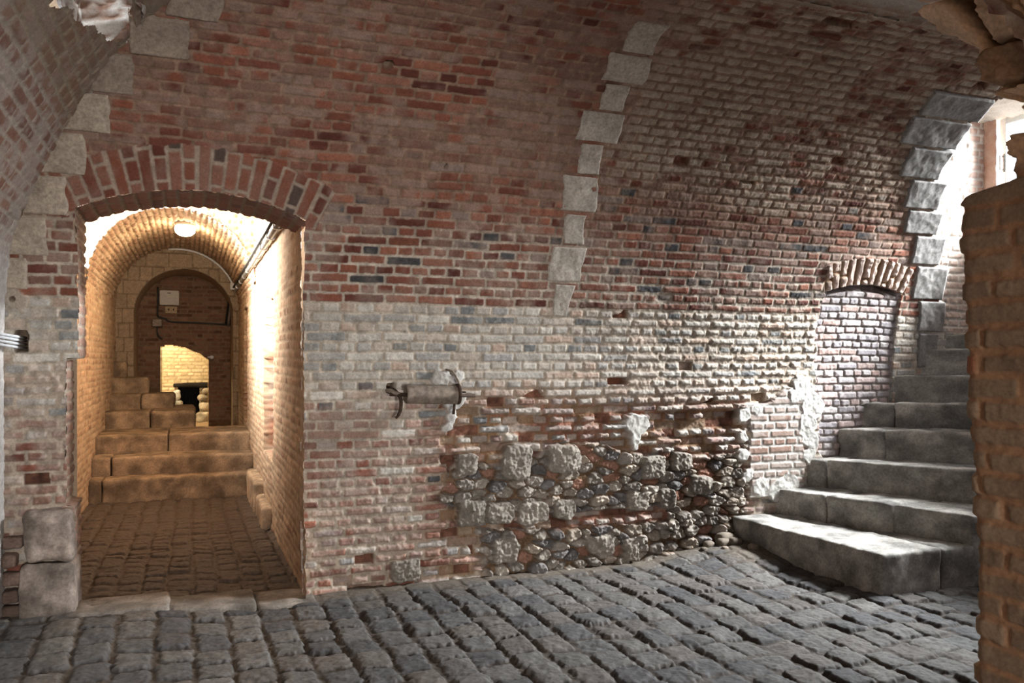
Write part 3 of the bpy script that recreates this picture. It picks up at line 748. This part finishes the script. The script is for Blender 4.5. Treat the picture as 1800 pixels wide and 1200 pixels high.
def rw_extra(U, V, h, col, e1, e2, e3):
    for (a, b, z0, z1) in ((7.25, 8.2, .62, 2.22), (10.7, 11.3, .7, 2.15)):
        m = (U > a + (e2 - .5) * .05) & (U < b + (e2 - .5) * .05) & (V > z0 + (e1 - .5) * .1) & (V < z1 + (e2 - .5) * .1 - .25 * (b - U) * (a < 8))
        h = np.where(m, -.11 + (e3 - .5) * .05 + (e2 - .5) * .04, h); col = np.where(m[..., None], mix((.3, .1, .06), (.34, .28, .23), ss(.4, .6, e2)), col)
    lo = 1 - ss(.3, .7, V + (e1 - .5) * .5); h = h - lo * .02 * e2
    return h, col
brick_wall('wall_passage_right', (5.2, 13.65), (-.05, 3.9), lambda U, V: S(PR + .0 * U, U, V), (-1, 0, 0), 311, TAN, extra=rw_extra,
           mask=lambda U, V, e: ~((U > MY) & (V > 2.38) & (U < 12.7)) & ((U > 5.45) | (V < 2.36)) & (V < np.where(U < 5.3, np.interp(U, [5.05, 5.3], [2.5, 1.5]), 9)) )
# stone kerb at the bottom of the right wall
kb = empty('trim_7', (.64, 8.9, .0), kind='structure')
stone('kerb_stone', .56, .70, 8.3, 9.45, -.05, .30, (.34, .25, .17), M_STONE, kb, .03, .02, .03, seed=11)
stone('kerb_stone', .575, .70, 7.5, 8.28, -.05, .2, (.3, .22, .15), M_STONE, kb, .03, .02, .03, seed=12)
# left jamb of the door and its soffit
def jamb_left():
    U, V = grid(5.02, 5.62, 0, 2.42, .009)
    L, _ = door_x(V)
    e3 = fbm(U, V, 25, 4, 8); d, r, c, _, _ = bricks(U, V, .22, .0625, .011, 7); b = ss(.004, -.007, d); k = hsh(r, c, 2)
    col = mix(MORT_LO * .8, mix(pick(k, RED), (.34, .28, .23), .4), b)
    relief('trim_8', U, V, S(L + .0, U, V), np.broadcast_to(np.array((1., 0, 0)), U.shape + (3,)), b * .008 + (e3 - .5) * .02 - .008, col, M_BRICK, U > np.interp(V, _pz, _py) - .004)
jamb_left()
def soffit():
    U, V = grid(-.62, .66, 4.98, 5.62, .009)
    e3 = fbm(U, V, 25, 4, 9); d, r, c, _, _ = bricks(V, U, .23, .075, .011, 7, wob=.003); b = ss(.004, -.007, d); k = hsh(r, c, 2)
    z = door_top(U)
    relief('trim_9', U, V, S(U, V, z), np.broadcast_to(np.array((0, 0, -1.)), U.shape + (3,)), b * .008 + (e3 - .5) * .014 - .006, mix((.2, .15, .11), mix(pick(k, RED), (.2, .13, .1), .4), b), M_BRICK, V > yz(z) - .006)
soffit()
# back of the door wall, above and beside the arch
U, V = grid(-1.1, .8, 0, 3.95, .03)
relief('wall_passage_front', U, V, S(U, 5.62, V), np.broadcast_to(np.array((0, 1., 0)), U.shape + (3,)), 0 * U, mix((.35, .25, .17), (.42, .32, .22), fbm(U, V, 8, 3)), M_BRICK,
       ~((U > -.63) & (U < .66) & (V < door_top(U) + .01)))
# high zone ceiling
U, V = grid(-1.95, .75, 5.5, 10.1, .08)
relief('ceiling_passage_front', U, V, S(U, V, 3.86 + 0 * U), np.broadcast_to(np.array((0, 0, -1.)), U.shape + (3,)), 0 * U, mix((.4, .32, .22), (.45, .36, .26), fbm(U, V, 8, 3)), M_BRICK)
# barrel vault of the inner passage and the wall over its mouth
BX, BR, BZ = (PL + PR) / 2, (PR - PL) / 2, 2.28
def barrel():
    U, V = grid(MY - .02, 12.72, 0, math.pi * BR, .0105)
    a = V / BR; x = BX - BR * np.cos(a); z = BZ + BR * .98 * np.sin(a)
    e1 = fbm(U, V, 3, 4, 21); e2 = fbm(U, V, 10, 4, 22); e3 = fbm(U, V, 30, 3, 23)
    d, r, c, _, _ = bricks(U, V, .225, .0625, .013, 27, wob=.006); b = ss(.004, -.008, d); k = hsh(r, c, 2)
    h = b * .014 + (k - .5) * .014 * b + (e3 - .5) * .02
    col = mix(np.array((.26, .19, .12)) * (.6 + .8 * e3)[..., None], pick(k, TAN) * (.75 + .5 * e2)[..., None], b)
    relief('ceiling_passage', U, V, S(x, U, z), S(np.cos(a), 0 * a, -np.sin(a)), h, col, M_BRICK)
    U, V = grid(-1.0, .66, 2.2, 3.9, .011)
    k_ = np.hypot((U - BX) / BR, (V - BZ) / (BR * .98))
    e3 = fbm(U, V, 30, 3, 2); e2 = fbm(U, V, 10, 3, 2)
    d, r, c, _, _ = bricks(U, V, .225, .0625, .012, 29); b = ss(.004, -.008, d); k = hsh(r, c, 2)
    relief('trim_10', U, V, S(U, MY, V), np.broadcast_to(np.array((0, -1., 0)), U.shape + (3,)), b * .01 + (e3 - .5) * .012, mix((.4, .33, .25), pick(k, TAN) * 1.1, b), M_BRICK, (k_ > .99) & (V > BZ - .01))
barrel()
# embrasure in the left wall
U, V = grid(PL - .95, PL + .02, EZ - .1, 3.9, .012)
for nm, yy, ny in (('trim_11', EY1, -1.), ('trim_12', EY0, 1.)):
    e3 = fbm(U, V, 30, 3, 2); d, r, c, _, _ = bricks(U, V, .225, .0625, .012, 33); b = ss(.004, -.008, d); k = hsh(r, c, 2)
    relief(nm, U, V, S(U, yy, V), np.broadcast_to(np.array((0, ny, 0)), U.shape + (3,)), b * .008 + (e3 - .5) * .01, mix((.6, .56, .5), pick(k, TAN) * 1.35, b), M_PALE)
U, V = grid(PL - .95, PL + .02, EY0 - .05, EY1 + .05, .02)
relief('trim_13', U, V, S(U, V, EZ - .0 + 0 * U), np.broadcast_to(np.array((0, 0, 1.)), U.shape + (3,)), (fbm(U, V, 14, 4) - .5) * .04, mix((.45, .38, .3), (.58, .52, .44), fbm(U, V, 9, 3)), M_PALE)

# inner arch
IX, IR, IZ = -.095, .66, 2.12
def inner_arch():
    U, V = grid(-1.0, .66, 0, 3.1, .012)
    k_ = np.hypot((U - IX) / IR, np.maximum(V - IZ, 0) / IR)
    e3 = fbm(U, V, 20, 3, 3); d, r, c, _, _ = bricks(U, V, .3, .2, .01, 37); b = ss(.003, -.005, d); k = hsh(r, c, 3)
    relief('trim_14', U, V, S(U, 12.7, V), np.broadcast_to(np.array((0, -1., 0)), U.shape + (3,)), b * .006 + (e3 - .5) * .01, mix((.15, .105, .065), mix((.24, .175, .115), (.29, .215, .145), k), b) * (.8 + .4 * e3)[..., None], M_STONE, k_ > .995)
    U, V = grid(0, 1, 12.68, 13.62, .01, .02)
    ln = 2 * (IZ) + math.pi * IR; s = U * ln
    a = np.clip((s - IZ) / IR, 0, math.pi); x = IX - IR * np.cos(a); z = IZ + IR * np.sin(a); z = np.where(s < IZ, s, np.where(s > ln - IZ, ln - s, z))
    relief('ceiling_inner', U, V, S(x, V, z), S(np.cos(a), 0 * a, -np.sin(a)), (fbm(s, V, 14, 3) - .5) * .02, mix((.27, .19, .12), (.33, .24, .16), fbm(s, V, 8, 3)), M_BRICK)
inner_arch()
# wall at the end of the passage, with the low doorway
def dtop(x): return 1.70 - .42 * np.clip((x + .36) / .6, 0, 1.2) ** 2 * .52 - .02 * (x < -.38)
def back_mask(U, V, e): return ~((U > -.435) & (U < .24) & (V < dtop(U) + (e - .5) * .03))
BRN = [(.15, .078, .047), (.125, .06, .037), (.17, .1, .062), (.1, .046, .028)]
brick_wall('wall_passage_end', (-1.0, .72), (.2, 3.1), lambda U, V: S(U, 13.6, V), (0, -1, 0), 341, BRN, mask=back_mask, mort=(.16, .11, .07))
U, V = grid(13.58, 13.95, .3, 1.72, .03)
relief('trim_15', U, V, S(-.43, U, V), np.broadcast_to(np.array((1., 0, 0)), U.shape + (3,)), 0 * U, mix((.3, .18, .11), (.4, .26, .16), fbm(U, V, 9, 3)), M_BRICK)
relief('trim_16', U, V, S(.24, U, np.minimum(V, 1.52)), np.broadcast_to(np.array((-1., 0, 0)), U.shape + (3,)), 0 * U, mix((.3, .18, .11), (.4, .26, .16), fbm(U, V, 9, 3)), M_BRICK)
U, V = grid(-.46, .28, 13.58, 13.95, .02)
relief('trim_17', U, V, S(U, V, dtop(U)), np.broadcast_to(np.array((0, 0, -1.)), U.shape + (3,)), 0 * U, mix((.3, .18, .11), (.4, .26, .16), fbm(U, V, 9, 3)), M_BRICK)
# lit room behind it
YEL = [(.5, .42, .29), (.46, .38, .25), (.53, .46, .33)]
CX0, CX1, CZ1 = -.20, .13, 1.02
brick_wall('wall_cellar', (-1.4, 1.2), (.2, 2.6), lambda U, V: S(U, 15.6, V), (0, -1, 0), 351, YEL, mask=lambda U, V, e: ~((U > CX0 + (e - .5) * .08) & (U < CX1) & (V < CZ1 + (e - .5) * .05)), mort=(.38, .3, .2))
for nm, x, s in (('wall_cellar_left', -1.4, 1), ('wall_cellar_right', 1.2, -1)):
    U, V = grid(13.9, 15.7, .2, 2.6, .05)
    relief(nm, U, V, S(x, U, V), np.broadcast_to(np.array((s, 0, 0.)), U.shape + (3,)), (fbm(U, V, 8, 3) - .5) * .03, mix((.4, .3, .2), (.5, .42, .3), fbm(U, V, 8, 3)), M_BRICK)
U, V = grid(-1.45, 1.25, 13.9, 15.7, .05)
relief('ceiling_cellar', U, V, S(U, V, 2.6), np.broadcast_to(np.array((0, 0, -1.)), U.shape + (3,)), 0 * U, mix((.4, .3, .2), (.5, .42, .3), fbm(U, V, 8, 3)), M_BRICK)
U, V = grid(-1.45, 1.25, 13.7, 13.95, .05)
relief('wall_cellar_front', U, V, S(U, 13.9, .3 + (V - 13.7) * 9.2), np.broadcast_to(np.array((0, 1., 0)), U.shape + (3,)), 0 * U, mix((.4, .3, .2), (.5, .42, .3), fbm(U, V, 8, 3)), M_BRICK, ~((U > -.46) & (U < .28) & (.3 + (V - 13.7) * 9.2 < 1.75)))
U, V = grid(-1.45, 1.25, 11.15, 16.5, .03)
relief('floor_cellar', U, V, S(U, V, .40 + 0 * U), np.broadcast_to(np.array((0, 0, 1.)), U.shape + (3,)), (fbm(U, V, 8, 4) - .5) * .03, mix((.22, .16, .1), (.34, .25, .17), fbm(U, V, 8, 3)), M_STONE)
# dark recess in the cellar wall
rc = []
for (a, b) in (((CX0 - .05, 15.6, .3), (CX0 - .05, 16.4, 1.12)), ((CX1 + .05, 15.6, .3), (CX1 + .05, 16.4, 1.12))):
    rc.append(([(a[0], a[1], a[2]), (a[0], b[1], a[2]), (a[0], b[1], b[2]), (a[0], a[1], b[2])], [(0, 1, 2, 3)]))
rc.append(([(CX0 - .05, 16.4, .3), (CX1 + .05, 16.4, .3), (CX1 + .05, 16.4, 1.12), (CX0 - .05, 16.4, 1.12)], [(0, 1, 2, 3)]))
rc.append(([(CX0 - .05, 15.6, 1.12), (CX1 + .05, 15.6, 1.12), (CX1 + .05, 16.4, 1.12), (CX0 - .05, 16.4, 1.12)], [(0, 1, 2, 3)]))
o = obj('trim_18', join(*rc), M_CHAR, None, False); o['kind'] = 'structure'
bt = stone('timber_lintel', -.30, .30, 15.50, 15.62, 1.0, 1.07, (.012, .01, .009), M_STONE, None, .02, .015, .02, seed=15, big=.02)
tag(bt, 'blackened timber lintel over the dark recess in the lit cellar beyond the low doorway', 'beam')
cs = [(-.225, 15.46, .38, .09, .2, 'grey'), (-.235, 15.46, .605, .085, .165, 'grey'), (-.24, 15.46, .795, .08, .17, 'grey')]
for k, (x, y, z, w, hh, _) in enumerate(cs):
    o = stone('rough_stone', x - w * .75, x + w * .75, y - .1, y + .1, z, z + hh, (.42, .44, .45), M_STONE, None, .05, .03, .02, seed=21 + k, big=.03)
    tag(o, ('lowest', 'middle', 'topmost')[k] + ' of three pale grey rough stones stacked left of the dark cellar recess', 'stone', 'stones stacked left of the recess')
cs = [(.20, 15.42, .375, .13, .19), (.24, 15.45, .585, .11, .15), (.2, 15.45, .76, .1, .10), (.27, 15.47, .885, .08, .09)]
for k, (x, y, z, w, hh) in enumerate(cs):
    o = stone('rough_stone', x - w, x + w * .8, y - .12, y + .13, z, z + hh, (.4, .36, .3), M_STONE, None, .06, .035, .02, seed=31 + k, big=.03)
    tag(o, ('lowest', 'second lowest', 'second highest', 'topmost')[k] + ' tan rough stone of the heap right of the dark cellar recess', 'stone', 'stones heaped right of the recess')

# steps of the passage
pst = empty('stone_staircase', (-.17, 9.45, 0), 'three wide tan stone steps across the vaulted passage up to its landing', 'stairs')
BRS = (.22, .155, .10)
for k, (y, z0, z1, y1, cut) in enumerate(((9.46, -.08, .245, 9.85, (-1.0, -.86, .66)), (9.75, .2, .445, 10.3, (-1.0, -.80, .66)), (10.14, .4, .645, 11.2, (-1.0, -.25, .66)))):
    st = empty('step', (-.17, y, z0)); st.parent = pst; st.matrix_parent_inverse = Matrix.Translation(-pst.location)
    for j in range(len(cut) - 1):
        stone('step_stone', cut[j] + .002, cut[j + 1] - .002, y + random.uniform(-.01, .01), y1, z0, z1 + random.uniform(-.005, .005), BRS, M_STONE, st, .025, .013, .022, seed=210 + k * 4 + j, big=.008)
wst = empty('stone_staircase', (-.55, 11.2, .6), 'narrowing tan stone winder steps turning up left at the end of the passage', 'stairs')
for k, (y, z0, z1, xr, cut) in enumerate(((11.18, .56, .845, .045, -.48), (11.75, .8, 1.035, -.21, -.62), (12.15, 1.0, 1.245, -.53, None), (12.45, 1.2, 1.46, -.83, None))):
    st = empty('step', (-.7, y, z0)); st.parent = wst; st.matrix_parent_inverse = Matrix.Translation(-wst.location)
    xs = (-1.05, cut, xr) if cut else (-1.05, xr)
    for j in range(len(xs) - 1):
        stone('step_stone', xs[j] + .002, xs[j + 1] - .002, y, 12.66, z0, z1, BRS, M_STONE, st, .045 if j == len(xs) - 2 else .02, .014, .022, seed=240 + k * 4 + j, big=.012)
# face under the winder steps
stone('step_base', -1.05, -.25, 11.9, 12.64, .38, .85, BRS, M_STONE, wst, .02, .01, .04, seed=3)

# ================================================================== THINGS
# iron roller on the wall
ro = empty('iron_roller', (1.46, 5.2, 1.27), 'rusty grey iron roller bracketed to the long brick wall above the rubble', 'roller')
zc = 1.272; yc = 5.17; xl, xr = 1.275, 1.62
def lathe_x(prof_, x0, z0, tilt=0, n=28):
    vs = []; fs = []
    for (dx, r) in prof_:
        for k in range(n):
            a = 2 * math.pi * k / n; vs.append((x0 + dx, yc + r * math.cos(a), z0 + r * math.sin(a) + tilt * dx))
    for i in range(len(prof_) - 1):
        for k in range(n): fs.append((i * n + k, i * n + (k + 1) % n, (i + 1) * n + (k + 1) % n, (i + 1) * n + k))
    return vs, fs
TI = -.03
obj('barrel', lathe_x([(.02, .0), (.018, .03), (.012, .05), (0, .056), (.006, .061), (.02, .061), (.17, .0605), (.33, .061), (.345, .061), (.345, 0)], xl, zc, TI), M_IRON, ro)
obj('end_flange', lathe_x([(0, .0), (0, .066), (.004, .069), (.018, .069), (.022, .066), (.022, 0)], xl + .34, zc - .004, TI), M_DARKIRON, ro)
obj('axle', lathe_x([(-.10, 0), (-.10, .012), (.47, .012), (.47, 0)], xl, zc - .003, TI), M_DARKIRON, ro)
obj('crank_handle', tube(arc_pts([(xl - .06, 5.36, zc + .035), (xl - .062, 5.25, zc + .03), (xl - .055, 5.175, zc + .01), (xl - .035, 5.15, zc - .03), (xl - .035, 5.15, zc - .09), (xl - .05, 5.155, zc - .135), (xl - .065, 5.16, zc - .15)]), [.013] * 20 + [.012] * 20 + [.009] * 9, 10), M_DARKIRON, ro)
obj('wall_eye', join(tube(arc_pts([(xl - .085, 5.36, zc + .02), (xl - .085, 5.2, zc + .02), (xl - .075, 5.165, zc + .012), (xl - .04, 5.165, zc)], 6), .014, 10)), M_IRON, ro)
obj('bracket_strap', tube(arc_pts([(1.59, 5.33, zc + .155), (1.585, 5.24, zc + .15), (1.60, 5.18, zc + .135), (1.63, 5.165, zc + .08), (1.642, 5.165, zc + .03), (1.645, 5.165, zc + .01)]), .0075, 8), M_IRON, ro)
obj('bracket_plate', rbox((1.648, 5.19, zc + .008), (.055, .10, .012), .003), M_DARKIRON, ro, False)
obj('bracket_pin', join(tube([(1.60, 5.16, zc - .05), (1.60, 5.165, zc - .10), (1.596, 5.168, zc - .135)], .01, 8), tube([(1.66, 5.17, zc - .02), (1.70, 5.20, zc - .022), (1.715, 5.32, zc - .02)], .006, 8)), M_DARKIRON, ro)

# pale pipes entering the hole at the left corner
for k, (dz, lab) in enumerate(((.025, 'topmost pale conduit pipe entering the square hole at the left corner'), (.008, 'second pale conduit pipe from the top entering the left corner hole'), (-.012, 'second lowest pale conduit pipe entering the left corner hole'), (-.032, 'lowest pale conduit pipe entering the square hole at the left corner'))):
    o = obj('conduit_pipe', tube([(-1.02, 5.0 - .01 * k, 1.617 + dz), (-.97, 5.13, 1.61 + dz), (-.905 - .004 * k, 5.27, 1.597 + dz), (-.885, 5.42, 1.592 + dz)], .0078, 12), M_PVC)
    tag(o, lab, 'pipe', 'pale pipes at the left corner')

# ceiling lamp of the passage
LX, LY, LZ = -.07, 10.25, 3.03
lamp = empty('ceiling_lamp', (LX, LY, LZ + .05), 'glowing round bulkhead lamp on the crown of the passage vault', 'lamp')
def lathe_z(pr, x, y, z, n=24):
    vs = []; fs = []
    for (r, dz) in pr:
        for k in range(n):
            a = 2 * math.pi * k / n; vs.append((x + r * math.cos(a), y + r * math.sin(a), z + dz))
    for i in range(len(pr) - 1):
        for k in range(n): fs.append((i * n + k, i * n + (k + 1) % n, (i + 1) * n + (k + 1) % n, (i + 1) * n + k))
    return vs, fs
obj('lamp_base', lathe_z([(0, .05), (.11, .05), (.115, .02), (.11, -.005), (0, -.005)], LX, LY, LZ), M_GREYBOX, lamp)
me_ = bpy.data.materials.new('glowing_glass'); n, l = nodes(me_); b = n['Principled BSDF']
b.inputs['Base Color'].default_value = (.9, .85, .7, 1); b.inputs['Emission Color'].default_value = (1, .9, .66, 1); b.inputs['Emission Strength'].default_value = 45
obj('lamp_glass', lathe_z([(.1, 0), (.115, -.03), (.105, -.075), (.07, -.105), (.03, -.117), (0, -.12)], LX, LY, LZ), me_, lamp)

# conduit along the right wall, turning down and across the end wall
cd = empty('electric_conduit', (.6, 6.5, 2.5), 'steel cable conduit running along the right wall of the passage to its end', 'conduit')
pts = [(.60, 5.64, 2.5), (.60, 8, 2.5), (.60, 10, 2.5), (.60, 12.6, 2.5), (.57, 13.1, 2.42), (.54, 13.5, 2.12), (.53, 13.57, 2.02)]
obj('conduit_tube', tube(pts, .026, 10), M_STEEL, cd); obj('cable', tube([(p[0] - .035, p[1] - (.0 if i < 5 else .02), p[2] + .03) for i, p in enumerate(pts)], .014, 8), M_BLACK, cd)
for y in (6.4, 7.0, 7.7, 8.4, 9.1, 9.8, 10.5, 11.2, 12.0):
    obj('saddle_clip', rbox((.602, y, 2.505), (.07, .03, .075), .008), M_STEEL, cd, False)
o = obj('wall_cable', join(tube(arc_pts([(.53, 13.56, 2.03), (.40, 13.56, 2.035), (0, 13.56, 2.05), (-.30, 13.56, 2.06), (-.36, 13.56, 2.10), (-.43, 13.56, 2.12), (-.475, 13.56, 2.15), (-.475, 13.56, 2.3), (-.475, 13.56, 2.58)], 5), .012, 8), ), M_BLACK)
tag(o, 'thin black cable running across the end wall and up beside the pale box', 'cable')
o = obj('cable_tail', tube(arc_pts([(-.485, 13.565, 1.975), (-.485, 13.56, 1.9), (-.46, 13.56, 1.83), (-.41, 13.56, 1.80)], 5), .011, 8), M_BLACK)
tag(o, 'short black cable tail curling below the small junction box', 'cable')
eb = empty('electrical_box', (-.31, 13.54, 2.30), 'pale rectangular electrical box high on the dark end wall', 'box')
obj('enclosure', rbox((-.315, 13.55, 2.42), (.27, .07, .22), .008), M_GREYBOX, eb, False)
obj('cover', rbox((-.315, 13.51, 2.42), (.262, .012, .212), .004), M_GREYBOX, eb, False)
obj('handle_slot', rbox((-.315, 13.502, 2.49), (.05, .008, .012), .002), M_BLACK, eb, False)
for (dx, dz) in ((-.1, -.08), (.1, -.08), (.09, .07)): obj('screw', rbox((-.315 + dx, 13.503, 2.42 + dz), (.016, .006, .016), .003), M_STEEL, eb, False)
nb = empty('notice_sheet', (-.29, 13.58, 2.16), 'yellowed notice sheet pinned under the pale electrical box', 'notice')
obj('sheet', rbox((-.29, 13.572, 2.24), (.165, .004, .10), 0), M_PAPER, nb, False)
for dx in (-.035, .035): obj('pin', rbox((-.29 + dx, 13.567, 2.245), (.02, .004, .03), 0), M_DARKIRON, nb, False)
jb = empty('junction_box', (-.485, 13.56, 1.98), 'small square junction box on the end wall above the cable tail', 'box')
obj('enclosure', rbox((-.485, 13.56, 2.04), (.14, .06, .12), .008), M_DARKIRON, jb, False)
obj('lid', rbox((-.485, 13.525, 2.04), (.125, .012, .105), .004), mat_plain('brown_plastic', (.2, .14, .09), .5), jb, False)
# pale trunking bent round the mouth of the inner arch
an = np.linspace(math.radians(100), math.radians(22), 22)
pts = [(BX + (BR - .03) * math.cos(a), 12.62, BZ + (BR * .98 - .03) * math.sin(a)) for a in an]
tk = empty('cable_trunking', (BX, 12.62, 3.0), 'thin pale cable trunking curving along the end of the passage vault', 'trunking')
obj('trunking_strip', tube(pts, .014, 8), M_PVC, tk); obj('end_box', rbox((pts[-1][0] - .005, 12.6, pts[-1][2] - .02), (.06, .05, .1), .006), M_PVC, tk, False)
# small iron knob at the doorway spring
o = obj('wall_bracket', join(tube([(.24, 13.62, 1.52), (.25, 13.53, 1.52), (.285, 13.52, 1.52)], .014, 8), lathe_z([(0, .03), (.026, .02), (.032, 0), (.026, -.02), (0, -.03)], .29, 13.52, 1.52, 14)), M_PVC)
tag(o, 'small pale knob bracket at the right spring of the low cellar doorway', 'bracket')
# thin cable by the low doorway
o = obj('loose_cable', tube(arc_pts([(-.42, 13.5, .95), (-.36, 13.5, .8), (-.33, 13.5, .68)], 5), .006, 6), M_BLACK)
tag(o, 'thin loose dark cable hanging at the left of the lit cellar doorway', 'cable')

# ================================================================== shaft above the hole in the left vault
U, V = grid(0, 1, 2.95, 4.3, .012, .015)
per = [(HX0 - .03, HY0 - .03), (HX0 - .03, HY1 + .04), (HX1 + .04, HY1 + .04), (HX1 + .04, HY0 - .03), (HX0 - .03, HY0 - .03)]
pp = np.array(per); sl = np.concatenate([[0], np.cumsum(np.hypot(*np.diff(pp, axis=0).T))]); sl /= sl[-1]
x = np.interp(U, sl, pp[:, 0]); y = np.interp(U, sl, pp[:, 1])
cxh, cyh = (HX0 + HX1) / 2, (HY0 + HY1) / 2
e = fbm(x + y, V, 12, 4, 5) ; e3 = fbm(x - y, V, 34, 3, 6)
zl = np.interp(x, _gx, _gz) - .03
dr = np.stack([cxh - x, cyh - y, 0 * x], -1); dr /= np.linalg.norm(dr, axis=-1, keepdims=True)
relief('trim_19', U, V, S(x, y, V), dr, (e - .6) * .12 + (e3 - .5) * .05, mix((.24, .15, .11), (.5, .48, .45), ss(.35, .6, e3)), M_PALE, V > zl)

# ================================================================== LIGHT
def area(name, loc, to, sx, sy, watts, col, spread=180):
    L = bpy.data.lights.new(name, 'AREA'); L.shape = 'RECTANGLE'; L.size = sx; L.size_y = sy; L.energy = watts; L.color = col; L.spread = math.radians(spread)
    o = bpy.data.objects.new(name, L); COL.objects.link(o); o.location = loc
    o.rotation_euler = (Vector(to) - Vector(loc)).to_track_quat('-Z', 'Y').to_euler(); return o
def point(name, loc, watts, col, r=.05):
    L = bpy.data.lights.new(name, 'POINT'); L.energy = watts; L.color = col; L.shadow_soft_size = r
    o = bpy.data.objects.new(name, L); COL.objects.link(o); o.location = loc; return o
DAY = (.93, .97, 1.0)
area('window_daylight', (7.5, 4.3, 4.0), (4.7, 5.2, 1.3), 2.0, 1.6, 1900, DAY, 140)
area('window_zenith_daylight', (7.2, 4.45, 4.75), (5.6, 4.45, 2.2), 2.2, .9, 3200, DAY)
area('entrance_daylight', (.62, -3.1, 1.3), (.62, 0, 1.4), .55, .45, 215, (1, .97, .93))
area('shaft_daylight', (cxh, cyh, 4.25), (cxh, cyh, 3), .3, .6, 20, DAY)
area('embrasure_daylight', (PL - .9, 8.5, 3.15), (.6, 8.6, 2.2), 1.4, 1.2, 470, (1, .97, .9), 105)
point('passage_lamp_light', (LX, LY, LZ - .2), 22, (1, .73, .43), .1)
point('cellar_lamp_light', (-.75, 14.7, 2.1), 110, (1, .82, .5), .1)
point('bay_warm_fill', (.4, -.2, 2.0), 11, (1, .62, .32), .12)  # unseen warm fill added beside the camera, with no fixture
w = bpy.data.worlds.new('overcast_sky'); bpy.context.scene.world = w; w.use_nodes = True
bg = w.node_tree.nodes['Background']; bg.inputs['Color'].default_value = (.85, .92, 1, 1); bg.inputs['Strength'].default_value = 1.1

# ================================================================== CAMERA
cam = bpy.data.cameras.new('camera'); co = bpy.data.objects.new('camera', cam); COL.objects.link(co)
cam.sensor_width = 36; cam.lens = 1450 / 1800 * 36; cam.clip_start = .02
cam.shift_y = (630 - 600) / 1800
co.location = (0, 0, 1.5)
co.rotation_euler = (math.radians(90), 0, -math.atan2(.362, .932))
sc = bpy.context.scene; sc.camera = co
sc.view_settings.view_transform = 'Standard'; sc.view_settings.look = 'None'; sc.view_settings.gamma = 1; sc.view_settings.exposure = .28
